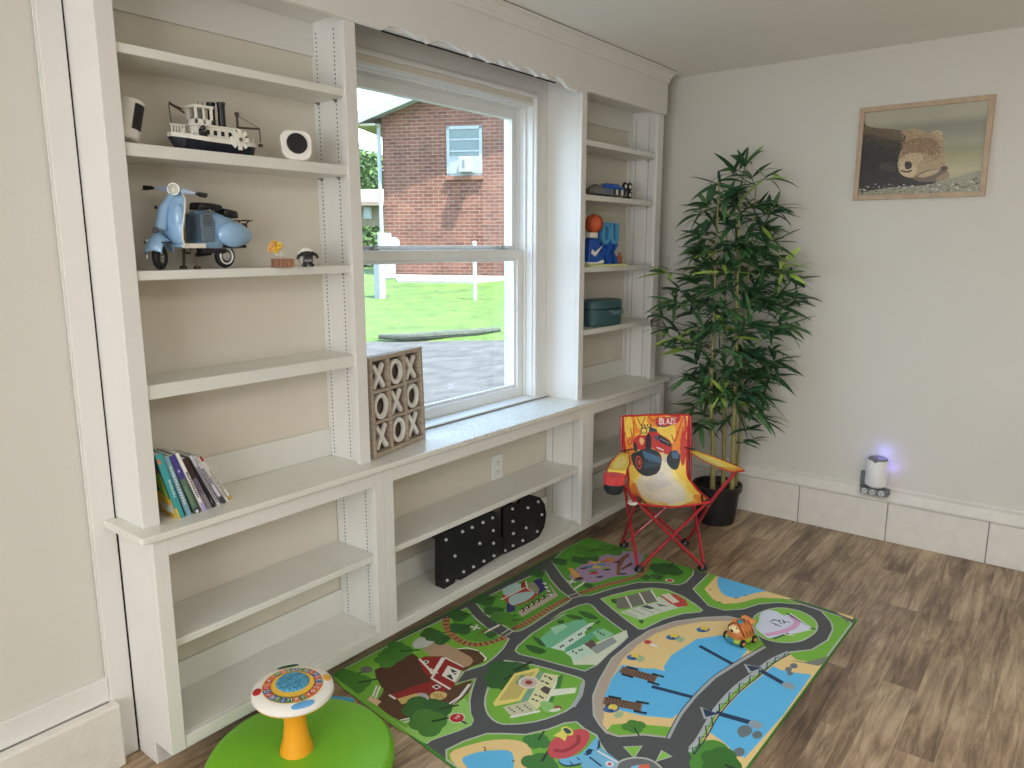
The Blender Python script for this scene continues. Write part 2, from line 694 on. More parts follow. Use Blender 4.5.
def frame3(mb, x0, x1, z0, z1, w, y0, y1, bottom=True, wb=None):
    mb.box(x0, x0 + w, y0, y1, z0, z1)
    mb.box(x1 - w, x1, y0, y1, z0, z1)
    mb.box(x0 + w, x1 - w, y0, y1, z1 - w, z1)
    if bottom:
        mb.box(x0 + w, x1 - w, y0, y1, z0, z0 + (wb or w))


def wpart(name, mb, m=WHITE, **k):
    for i, v in enumerate(mb.v):
        mb.v[i] = Vector(v) - Vector((1.575, .236, .69))
    return mb.build(name, m, win, **k)


mb = MB()
frame3(mb, .9505, 2.193, .694, 2.105, .083, .223, .2355, False)
wpart('casing', mb, PAINT, bevel=.001)
mb = MB()
frame3(mb, 1.031, 2.113, .694, 2.022, .018, .213, .2355, False)
wpart('casing_bead', mb, PAINT, bevel=.004, seg=3)
mb = MB()
frame3(mb, 1.049, 2.101, .694, 1.984, .012, .230, .355, False)
frame3(mb, 1.061, 2.089, .694, 1.972, .010, .262, .272, False)
frame3(mb, 1.061, 2.089, .694, 1.972, .010, .306, .312, False)
wpart('jamb', mb, WHITE, bevel=.001)
mb = MB()
frame3(mb, 1.064, 2.086, 1.335, 1.966, .046, .313, .338)
wpart('upper_sash', mb, WHITE, bevel=.002)
mb = MB()
frame3(mb, 1.101, 2.049, 1.372, 1.929, .009, .306, .314)
wpart('glazing_bead', mb, WHITE, bevel=.001)
mb = MB()
x0, x1 = 1.063, 2.087
mb.box(x0, x0 + .046, .274, .304, .698, 1.364)
mb.box(x1 - .046, x1, .274, .304, .698, 1.364)
mb.box(x0 + .046, x1 - .046, .274, .304, .698, .742)
mb.box(x0 + .046, x1 - .046, .270, .304, 1.326, 1.364)
wpart('lower_sash', mb, WHITE, bevel=.002)
mb = MB()
frame3(mb, x0 + .046, x1 - .046, .742, 1.326, .012, .286, .300)
wpart('glazing_bead', mb, WHITE, bevel=.001)
mb = MB().box(1.108, 2.042, .3245, .3265, 1.376, 1.925)
wpart('pane', mb, GLASS)
mb = MB().box(1.115, 2.035, .2925, .2945, .748, 1.322)
wpart('pane', mb, GLASS)
STEEL = mat('brushed_steel', (150, 148, 142), 0.35, 1.0)
for q in (1.20, 1.94):
    mb = MB().box(q - .028, q + .028, .278, .300, 1.3635, 1.369)
    mb.ring((q, .289, 1.369), (q, .289, 1.376), .010, n=14)
    mb.box(q - .004, q + .024, .284, .294, 1.375, 1.381)
    wpart('sash_lock', mb, STEEL, bevel=.001)
mb = MB().prism([(.206, .6868), (.206, .693), (.222, .697), (.355, .700), (.355, .6775), (.235, .6775), (.235, .6868)], 'x', .9505, 2.193)
wpart('sill', mb, PAINT, bevel=.001)
mb = MB().box(.9510, 2.192, .216, .2225, .6822, .6866)
wpart('sill_gap_shade', mb, DARK)  # shade under the sill, painted as a near-black strip

# ================================================================== built-in shelving
def hole_strip(name, parent, x, ys, z0, z1, face, gap=.0127, skip=()):
    """narrow pilaster strips on a side panel, drilled for pegs; face is the way they look along x"""
    for y in ys:
        mb = MB()
        mb.box(min(0, face * .0012), max(0, face * .0012), -.013, .013, z0, z1, 0)
        n = int((z1 - z0 - .02) / gap)
        for i in range(n):
            z = z0 + .012 + i * gap
            vs = [(face * .0015, .0028 * cos(t * pi / 4), z + .0028 * sin(t * pi / 4)) for t in range(8)]
            mb.add(vs, [tuple(range(8))], 1)
        o = mb.build(name, [PAINT, HOLE], parent)
        o.location = (x, y, 0)


def pegs(parent, x, ys, zs, face):
    for z in zs:
        for y in ys:
            mb = MB()
            mb.box(min(0, face * .012), max(0, face * .012), -.006, .006, -.003, 0)
            mb.ring((0, 0, -.006), (face * .006, 0, -.006), .003, n=8)
            o = mb.build('shelf_peg', STEEL, parent, bevel=.0005)
            o.location = (x, y, z)


ZF = 2.03      # underside of the frieze
ul = empty('tall_bookcase', (0, 0, 0), label='tall white bookcase on the worktop between plain wall and window, holding the blue scooter', cat='bookcase')
bx('stile', PAINT, .202, .2455, .045, .065, H, ZF + .0, ul)
bx('side_panel', PAINT, .202, .225, .065, .2355, H, 2.18, ul)
bx('stile', PAINT, .906, .950, .045, .064, H, ZF, ul)
bx('side_panel', PAINT, .925, .950, .064, .2225, H, 2.18, ul)
bx('back_panel', BACKP, .225, .925, .2215, .2355, H, 2.06, ul, bevel=0)
bx('soffit', PAINT, .225, .925, .066, .2215, 2.052, 2.066, ul)
bx('back_board', PAINT2, .225, .925, .2115, .2215, H + .0005, .776, ul)
bx('back_board', PAINT2, .225, .925, .2115, .2215, 1.954, 2.052, ul)
for zt, th in ((1.8385, .022), (1.619, .030), (1.321, .023), (1.040, .036)):
    bx('shelf', PAINT2, .2255, .9235, .052, .2205, zt - th, zt, ul, bevel=.002)
hole_strip('peg_strip', ul, .925, (.112, .196), H + .002, 2.05, -1)
pegs(ul, .925, (.112, .196), (1.8165, 1.589, 1.298, 1.004), -1)

ur = empty('tall_bookcase', (0, 0, 0), label='narrow white bookcase on the worktop between window and plant, holding the teal case', cat='bookcase')
bx('stile', PAINT, 2.194, 2.234, .045, .065, H, ZF, ur)
bx('side_panel', PAINT, 2.194, 2.216, .065, .2355, H, 2.18, ur)
bx('stile', PAINT, 2.897, 2.957, .045, .064, H, ZF, ur)
bx('side_panel', PAINT, 2.940, 2.957, .064, .2355, H, 2.18, ur)
bx('back_panel', BACKP, 2.216, 2.940, .2215, .2355, H, 2.06, ur, bevel=0)
bx('soffit', PAINT, 2.216, 2.940, .066, .2215, 2.052, 2.066, ur)
bx('back_board', PAINT2, 2.216, 2.940, .2115, .2215, H + .0005, .776, ur)
bx('back_board', PAINT2, 2.216, 2.905, .2115, .2215, 1.954, 2.052, ur)
bx('back_board', PAINT2, 2.906, 2.940, .2115, .2215, .7765, 2.052, ur)
for zt, th in ((1.838, .024), (1.604, .024), (1.285, .024), (.999, .024)):
    bx('shelf', PAINT2, 2.217, 2.9385, .054, .2105, zt - th, zt, ur, bevel=.002)
hole_strip('peg_strip', ur, 2.940, (.116, .190), H + .002, 2.05, -1)
pegs(ur, 2.940, (.116,), (1.814, 1.580, 1.261, .975), -1)

# frieze with a wavy cut over the window, crown on top
co = empty('cornice', (0, 0, 2.03), label='white frieze and crown moulding running over both bookcases, wavy cut edge above the window', cat='cornice')
wave = [(.957, 2.030), (1.052, 2.030), (1.074, 2.045), (1.10, 2.0505), (1.135, 2.050), (1.165, 2.044), (1.200, 2.034), (1.213, 2.032), (1.222, 2.0455), (1.252, 2.029), (1.262, 2.033), (1.281, 2.046), (1.31, 2.051), (1.345, 2.050), (1.39, 2.043), (1.43, 2.034), (1.445, 2.044),
        (1.472, 2.029), (1.488, 2.046), (1.53, 2.036), (1.565, 2.028), (1.590, 2.032), (1.606, 2.050), (1.651, 2.031), (1.664, 2.050), (1.70, 2.042), (1.742, 2.032), (1.757, 2.047), (1.785, 2.051), (1.815, 2.047), (1.84, 2.036), (1.86, 2.029), (1.880, 2.049), (1.905, 2.041), (1.932, 2.032),
        (1.95, 2.045), (1.975, 2.051), (2.00, 2.049), (2.03, 2.038), (2.068, 2.020), (2.11, 2.017), (2.150, 2.016), (2.196, 2.030)]
poly = [(.200, 2.18), (.200, 2.030)] + wave + [(2.959, 2.030), (2.959, 2.18)]
FR = MB()
vs_f = [(x, .031, z - 2.03) for x, z in poly]
vs_b = [(x, .0500, z - 2.03) for x, z in poly]
from mathutils.geometry import tessellate_polygon
tri = tessellate_polygon([[Vector((x, z, 0)) for x, z in poly]])
n = len(poly)
FR.add(vs_f + vs_b, [tuple(t) for t in tri] + [tuple(n + i for i in t) for t in tri] + [])
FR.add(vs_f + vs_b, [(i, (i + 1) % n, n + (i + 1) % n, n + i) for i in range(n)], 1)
FR.build('frieze', [PAINT, mat('cut_edge_lit_white', (246, 246, 242), .4)], co)  # cut edge painted brighter white to stand in for light on its underside
bx('frieze_gap_shade', DARK, 1.08, 2.03, .0705, .0725, .005, .012, co, bevel=0)  # dark box added as painted shade below the frieze backing
bx('frieze_backing', PAINT, .957, 2.19, .0505, .070, 2.040 - 2.03, 2.18 - 2.03, co, bevel=0)
bx('frieze_end', PAINT, 2.9575, 2.959, .0446, .2355, 0, .15, co, bevel=0)
prof = [(.001, .150), (.008, .150), (.010, .156), (.010, .164), (.014, .170), (.018, .180), (.026, .190), (.036, .196), (.040, .198), (.040, .2035), (.001, .2035)]
rings = []
for (x, ex, yb) in ((.200, -1, 0), (2.959, 1, 0)):
    rings.append([(x + ex * o, .035 - o, z) for o, z in prof])
side = [(2.959 + o, .2355, z) for o, z in prof]
MB().loft([rings[0], rings[1], side]).build('crown_moulding', PAINT, co)
bx('crown_gap_shade', DARK, .17, 2.985, -.003, .20, .2036, .2067, co, bevel=0)  # shade between crown and ceiling, put in as a dark strip

# worktop
def worktop_mat():
    m = mat('worktop_paint', (224, 223, 214), 0.24, var=0.02, scale=6)
    nt = m.node_tree
    N, L = nt.nodes, nt.links
    b = N['Principled BSDF']
    src = b.inputs['Base Color'].links[0].from_socket
    t = N.new('ShaderNodeTexCoord')
    n = N.new('ShaderNodeTexNoise')
    n.inputs['Scale'].default_value = 120
    n.inputs['Detail'].default_value = 5
    n.inputs['Roughness'].default_value = 0.75
    L.new(t.outputs['Object'], n.inputs['Vector'])
    n2 = N.new('ShaderNodeTexNoise')
    n2.inputs['Scale'].default_value = 3.2
    L.new(t.outputs['Object'], n2.inputs['Vector'])
    sx = N.new('ShaderNodeSeparateXYZ')
    L.new(t.outputs['Object'], sx.inputs[0])
    g = N.new('ShaderNodeMapRange')          # the worn stretch lies in front of the window
    g.inputs['From Min'].default_value = 0.55
    g.inputs['From Max'].default_value = 0.15
    g.inputs['To Max'].default_value = 0.085
    ab = N.new('ShaderNodeMath')
    ab.operation = 'SUBTRACT'
    L.new(sx.outputs['X'], ab.inputs[0])
    ab.inputs[1].default_value = 1.60
    ab2 = N.new('ShaderNodeMath')
    ab2.operation = 'ABSOLUTE'
    L.new(ab.outputs[0], ab2.inputs[0])
    L.new(ab2.outputs[0], g.inputs['Value'])
    s = N.new('ShaderNodeMath')
    s.operation = 'ADD'
    L.new(n.outputs['Fac'], s.inputs[0])
    L.new(g.outputs[0], s.inputs[1])
    s2 = N.new('ShaderNodeMath')
    s2.operation = 'MULTIPLY_ADD'
    L.new(n2.outputs['Fac'], s2.inputs[0])
    s2.inputs[1].default_value = 0.12
    L.new(s.outputs[0], s2.inputs[2])
    r = N.new('ShaderNodeMapRange')
    r.inputs['From Min'].default_value = 0.695
    r.inputs['From Max'].default_value = 0.75
    L.new(s2.outputs[0], r.inputs['Value'])
    mx = N.new('ShaderNodeMix')
    mx.data_type = 'RGBA'
    L.new(r.outputs[0], mx.inputs['Factor'])
    L.new(src, mx.inputs['A'])
    mx.inputs['B'].default_value = lin((165, 155, 142))
    L.new(mx.outputs['Result'], b.inputs['Base Color'])
    return m


wt = MB().prism([(.167, -.012), (.171, -.017), (.178, -.019), (3.012, -.019), (3.022, -.015), (3.025, -.008), (3.025, .2355), (.2025, .2355), (.2025, .186), (.167, .186)], 'z', .6625, H).build('worktop', worktop_mat(), bevel=.004, seg=3)
tag(wt, 'long continuous white painted worktop under the window, worn and speckled in front of the glass', 'worktop')

# base units
def base_unit(x0, x1, sl, sr, label, zs, pinside=True, foot=False):
    u = empty('base_cabinet', (0, 0, 0), label=label, cat='cabinet')
    ZT = .6620
    bx('stile', PAINT, x0, sl, 0, .020, .066, ZT, u)
    bx('stile', PAINT, sr, x1, 0, .020, .066, ZT, u)
    bx('top_rail', PAINT, sl, sr, 0, .020, .612, ZT, u)
    xi0 = x0 if foot else x0 + .0
    if foot:
        MB().prism([(.0205, .0665), (.0205, ZT), (.1855, ZT), (.1855, 0), (.089, 0), (.089, .0665)], 'x', x0, x0 + .02).build('side_panel', PAINT, u, bevel=.001)
        bx('toe_board', PAINT2, x0 + .02, x1, .089, .1, 0, .062, u, bevel=0)
    else:
        bx('side_panel', PAINT, x0, x0 + .02, .0205, .2205, .0665, ZT, u)
        bx('toe_board', PAINT2, x0, x1, .089, .1, 0, .062, u, bevel=0)
    bx('side_panel', PAINT, x1 - .022, x1, .0205, .2205, .0665, ZT, u)
    bx('back_panel', BACKP, x0 + .02, x1 - .022, .2215, .2355, .0665, ZT, u, bevel=0)
    bx('bottom_shelf', PAINT2, x0 + .0205, x1 - .0225, .0205, .2205, .082, .100, u)
    bx('bottom_rail', PAINT2, sl, sr, .003, .020, .064, .100, u, bevel=.003)
    bx('back_board', PAINT2, x0 + .0205, x1 - .0225, .2105, .2205, .1005, .188, u, bevel=.001)
    bx('shelf', PAINT2, x0 + .0205, x1 - .0225, .0225, .2195, zs - .021, zs, u, bevel=.002)
    hole_strip('peg_strip', u, x1 - .022, (.066, .180), .102, ZT - .003, -1)
    pegs(u, x1 - .022, (.066, .180), (zs - .021,), -1)
    return u


base_unit(.200, .9635, .2385, .923, 'white open base cabinet with end panel, nearest the round spinning toy', .368, foot=True)
base_unit(.9645, 2.218, 1.005, 2.171, 'widest white open base cabinet, under the window, with black marquee letters inside', .366)
base_unit(2.219, 2.985, 2.266, 2.935, 'white open base cabinet behind the folding chair', .355)

# outlet plate on the wall inside the middle cabinet
ot = empty('wall_outlet', (1.822, .2215, .420), label='white double wall outlet inside the middle base cabinet above its shelf', cat='outlet')
bx('cover_plate', WHITE, -.036, .036, -.0065, -.0005, -.052, .058, ot, bevel=.002)
for zc in (-.018, .024):
    mb = MB().ring((0, -.0065, zc), (0, -.0085, zc), .017, n=20)
    mb.box(-.008, -.005, -.0088, -.0084, zc - .002, zc + .007, 1)
    mb.box(.005, .008, -.0088, -.0084, zc - .002, zc + .007, 1)
    mb.ring((0, -.0084, zc - .008), (0, -.0088, zc - .008), .0025, n=8, m=1)
    mb.build('socket', [WHITE, DARK], ot)

# ================================================================== outdoors
ZG = 0.30
C0 = Vector((CAM.x, CAM.y, 0))


def grass_mat():
    m = mat('lawn_grass', (64, 90, 26), 0.9, var=0.35, scale=2.5, bump=0.9, bscale=25)
    nt = m.node_tree
    b = nt.nodes['Principled BSDF']
    src = b.inputs['Base Color'].links[0].from_socket
    n = nt.nodes.new('ShaderNodeTexNoise')
    n.inputs['Scale'].default_value = 14
    n.inputs['Detail'].default_value = 8
    n.inputs['Roughness'].default_value = 0.8
    t = nt.nodes.new('ShaderNodeTexCoord')
    nt.links.new(t.outputs['Object'], n.inputs['Vector'])
    r = nt.nodes.new('ShaderNodeMapRange')
    r.inputs['From Min'].default_value = 0.35
    r.inputs['From Max'].default_value = 0.7
    r.inputs['To Min'].default_value = 0.6
    r.inputs['To Max'].default_value = 1.5
    nt.links.new(n.outputs['Fac'], r.inputs['Value'])
    v = nt.nodes.new('ShaderNodeVectorMath')
    v.operation = 'SCALE'
    nt.links.new(src, v.inputs[0])
    nt.links.new(r.outputs[0], v.inputs['Scale'])
    nt.links.new(v.outputs[0], b.inputs['Base Color'])
    return m


def W3(u, v, z):
    p = C0 + OU * u + OV * v
    return Vector((p.x, p.y, z))


ASPH = mat('asphalt', (64, 64, 62), 0.9, var=0.4, scale=5, bump=0.8, bscale=40, stretch=(1, 2.2, 1))
UD = (at(440, 343, 'z', ZG) - C0).dot(OU)          # where the tarmac ends and the lawn begins
# driveway: from our wall to the lawn
pa = [Vector((-6, .45, ZG)), Vector((9, .45, ZG)), W3(UD + .4, 14, ZG), W3(UD + .4, -14, ZG)]
mb = MB()
mb.add([(p.x, p.y, ZG) for p in pa] + [(p.x, p.y, ZG - .3) for p in pa], [(0, 1, 2, 3), (7, 6, 5, 4), (0, 4, 5, 1), (1, 5, 6, 2), (2, 6, 7, 3), (3, 7, 4, 0)])
struct(mb.build('driveway', ASPH))
HD = 18.0                                           # how far the brick house stands


def lawn_z(u):
    t = max(0, min(1, (u - UD) / (HD - UD)))
    return ZG + .02 + (0.70 - ZG - .02) * (t * 0.9 + 0.1 * t * t)


mb = MB()
nu, nv = 40, 60
random.seed(3)
for i in range(nu + 1):
    u = UD + (HD + 3 - UD) * (i / nu) if i < nu else 75
    for j in range(nv + 1):
        v = -22 + 44 * j / nv
        if i == 0:
            z0_ = 1
            u_ = UD + .10 * sin(v * 2.3) * .6 + random.uniform(-.03, .03)
        else:
            u_ = u
        if i == nu:
            v *= 3
        z = lawn_z(u) + (random.uniform(-.012, .012) if i < nu else .4) - (.05 if i == 0 else 0)
        mb.v.append(W3(u_, v, z))
for i in range(nu):
    for j in range(nv):
        a = i * (nv + 1) + j
        mb.f.append([a, a + 1, a + nv + 2, a + nv + 1])
        mb.m.append(0)
struct(mb.build('lawn', grass_mat(), smooth=True))

# brick house: local x runs along the gable wall, y away from us
HP = atd(386, 268, HD)
HP.z = lawn_z(HD) - .02
HR = atd(530, 268, HD - .9)
hdir = Vector((HR.x - HP.x, HR.y - HP.y, 0)).normalized()
hrz = atan2(hdir.y, hdir.x)
house = empty('brick_house', HP, hrz, label='red brick house with white eaves beyond the lawn, seen through the window', cat='house')
HM = Matrix.Translation(HP) @ rotz(hrz)
HI = HM.inverted()
hn = Vector((-hdir.y, hdir.x, 0))


def hpt(px, py, dy=0.0):
    """point of the gable wall seen at a pixel, in house coordinates"""
    p = HI @ atp(px, py, HP + hn * dy, hn)
    return p.x, p.z


def brick_mat():
    m = bpy.data.materials.new('red_brick')
    m.use_nodes = True
    nt = m.node_tree
    N, L = nt.nodes, nt.links
    b = N['Principled BSDF']
    t = N.new('ShaderNodeTexCoord')
    s = N.new('ShaderNodeSeparateXYZ')
    c = N.new('ShaderNodeCombineXYZ')
    L.new(t.outputs['Object'], s.inputs[0])
    a = N.new('ShaderNodeMath')
    a.operation = 'ADD'
    L.new(s.outputs['X'], a.inputs[0])
    L.new(s.outputs['Y'], a.inputs[1])
    L.new(a.outputs[0], c.inputs[0])
    L.new(s.outputs['Z'], c.inputs[1])
    br = N.new('ShaderNodeTexBrick')
    br.inputs['Scale'].default_value = 1
    br.inputs['Brick Width'].default_value = .24
    br.inputs['Row Height'].default_value = .078
    br.inputs['Mortar Size'].default_value = .008
    br.inputs['Color1'].default_value = lin((92, 49, 40))
    br.inputs['Color2'].default_value = lin((113, 67, 52))
    br.inputs['Mortar'].default_value = lin((120, 108, 94))
    L.new(c.outputs[0], br.inputs['Vector'])
    n = N.new('ShaderNodeTexNoise')
    n.inputs['Scale'].default_value = 1.7
    n.inputs['Detail'].default_value = 5
    L.new(t.outputs['Object'], n.inputs['Vector'])
    r = N.new('ShaderNodeMapRange')
    r.inputs['From Min'].default_value = .3
    r.inputs['From Max'].default_value = .7
    r.inputs['To Min'].default_value = .78
    r.inputs['To Max'].default_value = 1.22
    L.new(n.outputs['Fac'], r.inputs['Value'])
    v = N.new('ShaderNodeVectorMath')
    v.operation = 'SCALE'
    L.new(br.outputs['Color'], v.inputs[0])
    L.new(r.outputs[0], v.inputs['Scale'])
    L.new(v.outputs[0], b.inputs['Base Color'])
    b.inputs['Roughness'].default_value = .9
    return m


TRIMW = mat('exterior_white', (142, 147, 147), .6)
SHING = mat('roof_shingle', (150, 140, 128), .9, var=.2, scale=12)
SLOPE = .338
xe, ze = hpt(386, 117)
zE = ze + .0            # height of the wall top at the corner
Lw = 13.0
mb = MB().prism([(0, -.2), (Lw, -.2), (Lw, zE), (Lw / 2, zE + SLOPE * Lw / 2), (0, zE)], 'y', 0, 9)
mb.build('brick_wall', brick_mat(), house)
for sgn, nm in ((1, 'roof_slab'), (-1, 'roof_slab')):
    def X(x):
        return x if sgn > 0 else Lw - x
    MB().prism([(X(-.55), zE - SLOPE * .55 + .10), (X(Lw / 2), zE + SLOPE * Lw / 2 + .10), (X(Lw / 2), zE + SLOPE * Lw / 2 + .26), (X(-.55), zE - SLOPE * .55 + .22)], 'y', -.42, 9.4).build(nm, SHING, house)
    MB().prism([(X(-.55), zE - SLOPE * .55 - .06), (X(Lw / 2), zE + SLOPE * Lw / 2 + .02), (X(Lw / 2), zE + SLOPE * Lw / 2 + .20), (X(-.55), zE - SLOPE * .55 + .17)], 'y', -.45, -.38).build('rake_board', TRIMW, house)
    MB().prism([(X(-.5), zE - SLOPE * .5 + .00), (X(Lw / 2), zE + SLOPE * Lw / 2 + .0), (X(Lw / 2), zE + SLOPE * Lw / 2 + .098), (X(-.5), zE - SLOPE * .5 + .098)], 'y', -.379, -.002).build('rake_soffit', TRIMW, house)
    x0_, x1_ = sorted((X(-.53), X(-.02)))
    bx('eave_soffit', mat('soffit_cream', (152, 147, 126), .7), x0_, x1_, -.38, 9.4, zE - SLOPE * .55 - .05, zE - SLOPE * .55 + .0, house, bevel=0)
mb = MB()
mb.tube([(-.06, -.05, zE - .15), (-.06, -.05, .35), (-.06, -.35, .12)], .05, 8)
mb.build('downspout', TRIMW, house)
# its window, with an air conditioner in the lower half
wx0, wz1 = hpt(446.5, 126.5)
wx1, wz0 = hpt(482.5, 175.5)
hw = MB()
fw = .07
hw.box(wx0, wx0 + fw, -.03, .02, wz0, wz1)
hw.box(wx1 - fw, wx1, -.03, .02, wz0, wz1)
hw.box(wx0, wx1, -.03, .02, wz1 - fw, wz1)
hw.box(wx0, wx1, -.03, .02, wz0, wz0 + fw * .7)
for q in (.27, .5, .62):
    zz = wz1 - (wz1 - wz0) * q
    hw.box(wx0 + fw, wx1 - fw, -.025, .015, zz - .018, zz + .018)
wf = hw.build('window', TRIMW, house, bevel=0)
bx('pane', mat('pale_pane', (88, 104, 104), .15), wx0 + fw, wx1 - fw, -.008, -.004, wz0, wz1, wf, bevel=0)
bx('window_ledge', mat('brick_sill', (120, 84, 70), .9), wx0 - .03, wx1 + .03, -.07, .0, wz0 - .09, wz0, house, bevel=0)
zz1 = wz1 - (wz1 - wz0) * .64
ac = bx('air_conditioner', TRIMW, wx0 + .34, wx1 - .2, -.28, -.031, wz0 + .06, zz1, house, bevel=.01)
bx('grille', mat('grille_dark', (96, 104, 106), .6), wx0 + .42, wx1 - .34, -.285, -.2801, wz0 + .14, zz1 - .07, ac, bevel=0)
bx('side_panel', TRIMW, wx0 + fw, wx1 - fw, -.045, -.031, wz0 + .05, zz1, house, bevel=0)

# concrete pad by the house
pd = MB()
a_, b_ = atd(398, 277, 16.0), atd(470, 276, 16.2)
z_ = lawn_z(16.2) + .03
q = [atd(397, 276, 16.0), atd(472, 277, 15.6), atd(520, 271, 16.6), atd(392, 266, 17.9)]
q = [Vector((p.x, p.y, z_)) for p in q]
q[2].z = q[3].z = lawn_z(17.6) + .03
pd.add([tuple(p) for p in q] + [(p.x, p.y, p.z - .2) for p in q], [(0, 1, 2, 3), (7, 6, 5, 4), (0, 4, 5, 1), (1, 5, 6, 2), (2, 6, 7, 3), (3, 7, 4, 0)])
tag(pd.build('concrete_pad', mat('pale_concrete', (136, 134, 128), .8, var=.08)), 'pale concrete pad along the foot of the brick house', 'slab')

# fence posts and rail
GALV = mat('galvanised_steel', (180, 186, 184), .4, .6)


def fence_post(px, pyb, pyt, dist, r, label, rail=None):
    b = atd(px, pyb, dist)
    b.z = lawn_z((b - C0).dot(OU)) - .02
    t = atd(px, pyt, dist).z - b.z
    e = empty('fence_post', b, HA * 0, label=label, cat='post')
    MB().ring((0, 0, 0), (0, 0, t), r, n=10).build('post', GALV, e)
    MB().ball((0, 0, t), (r * 1.2, r * 1.2, r), 10, 6).build('post_cap', GALV, e)
    return e, b, t


e1, b1_, t1_ = fence_post(475, 290, 243, 12.6, .035, 'slim grey metal fence post on the lawn in front of the brick wall')
rl = MB()
pr_ = atd(545, 249, 12.4)
b1_ = b1_ + OV * .037
rl.tube([b1_ + Vector((0, 0, t1_ - .07)), Vector((pr_.x, pr_.y, b1_.z + t1_ - .07))], .02, 8)
tag(rl.build('fence_rail', GALV), 'thin horizontal fence rail running off from the slim metal fence post', 'rail')
# utility post cluster near the house corner
ub = atd(380, 288, 13.0)
ub.z = lawn_z((ub - C0).dot(OU)) - .02
ut = empty('utility_post', ub, HA * 0, label='thick white utility post with meter boxes near the corner of the brick house', cat='post')
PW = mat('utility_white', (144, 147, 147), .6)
hz_ = atd(380, 233, 13.0).z - ub.z
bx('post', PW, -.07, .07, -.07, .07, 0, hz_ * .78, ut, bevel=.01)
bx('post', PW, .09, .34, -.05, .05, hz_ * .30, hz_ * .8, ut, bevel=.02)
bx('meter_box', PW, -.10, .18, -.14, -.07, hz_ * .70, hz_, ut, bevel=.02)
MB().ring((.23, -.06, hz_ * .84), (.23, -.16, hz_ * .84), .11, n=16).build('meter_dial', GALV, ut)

# long garden log at the near edge of the lawn
lg = MB()
pts = []
for i, (px, py) in enumerate([(379, 331), (400, 331.5), (425, 330.5), (450, 329), (475, 328), (499, 325.5)]):
    d = ray(px, py)
    p = at(px, py, 'z', ZG + .12)
    pts.append(Vector((p.x, p.y, lawn_z((p - C0).dot(OU)) + .03)))
lg.tube(pts, [.03, .045, .05, .05, .05, .035], 10)
tag(lg.build('garden_edging', mat('weathered_pipe', (66, 72, 62), .9, var=.35, scale=20, bump=.6), smooth=True), 'long weathered grey edging lying on the grass beside the driveway', 'edging')


# neighbour house far left
nb = atd(350, 236, 34)
nz = 0.9
nh = empty('tan_house', (nb.x, nb.y, nz), atan2(-OV.y, -OV.x) * 0 + atan2(OV.y, OV.x), label='distant low tan house with pale roof behind the green bush', cat='house')
NI = (Matrix.Translation((nb.x, nb.y, nz)) @ rotz(atan2(OV.y, OV.x))).inverted()


def npt(px, py):
    p = NI @ atp(px, py, Vector((nb.x, nb.y, nz)), OU)
    return p.x, p.z


_, zt_ = npt(370, 205)
_, zr_ = npt(370, 186)
bx('wall', mat('tan_stucco', (120, 108, 89), .9), -9, 6, 0, 8, -.5, zt_, nh, bevel=0)
MB().prism([(-.6, zt_ - .05), (-.6, zt_ + .12), (4, zr_ + .15), (4, zt_ - .05)], 'x', -9.6, 6.6).build('roof', mat('pale_roof', (120, 107, 96), .9), nh)
ax0, az1 = npt(363, 206.5)
ax1, az0 = npt(372, 219)
wn_ = bx('window', TRIMW, ax0, ax1, -.06, .0, az0, az1, nh, bevel=0)
bx('pane', mat('grey_pane', (140, 150, 150), .2), ax0 + .06, ax1 - .06, -.07, -.061, az0 + .06, az1 - .06, wn_, bevel=0)


def leafy(name, c, rad, n, size, ms, label, cat, trunk=None, seed=1, group=None):
    e = empty(name, c, 0, label=label, cat=cat, group=group)
    random.seed(seed)
    mb = MB()
    for i in range(n):
        while True:
            p = Vector((random.uniform(-1, 1), random.uniform(-1, 1), random.uniform(-1, 1)))
            if p.length < 1:
                break
        p = Vector((p.x * rad[0], p.y * rad[1], p.z * rad[2] + rad[2]))
        a = Vector((random.gauss(0, 1), random.gauss(0, 1), random.gauss(0, 1))).normalized() * size * random.uniform(.6, 1.3)
        b = a.cross(Vector((random.gauss(0, 1), random.gauss(0, 1), random.gauss(0, 1)))).normalized() * size * .45
        mb.add([p - a, p + b, p + a, p - b], [(0, 1, 2, 3)], random.randrange(len(ms)))
    z0 = trunk if trunk else 0
    f = mb.build('foliage', ms, e)
    f.location.z = z0
    if trunk:
        MB().tube([(0, 0, -.3), (.1, 0, trunk * .6), (0, .1, trunk + rad[2])], [.22, .17, .06], 8).build('trunk', mat('bark', (110, 98, 82), .9), e)
    return e


G1, G2 = mat('leaf_green', (70, 99, 41), .8, var=.2), mat('leaf_green_deep', (46, 73, 33), .8, var=.2)
bp0 = atd(368, 246, 24)
leafy('bush', (bp0.x, bp0.y, .75), (1.3, 1.0, .62), 1400, .11, [G1, G2], 'bright green bush in front of the distant tan house', 'bush', seed=4)
for i, (px, d, ztop, sd, lb) in enumerate([(352, 48, 186, 5, 'tall tree rising behind the distant tan house'), (372, 56, 150, 6, 'farther tree between the tan house roof and the brick house eave')]):
    b = atd(px, 240, d)
    top = atd(px, 140 if i == 0 else 150, d).z
    leafy('tree', (b.x, b.y, .9), (3.4, 3, (top - 3.6) / 2), 2600, .22, [G1, G2], lb, 'tree', trunk=2.4, seed=sd)

# ================================================================== things on the shelves
def wb(mb, name, mats, parent, **k):
    """shapes given in room coordinates, stored relative to their thing"""
    for i, v in enumerate(mb.v):
        mb.v[i] = Vector(v) - parent.location
    return mb.build(name, mats, parent, **k)


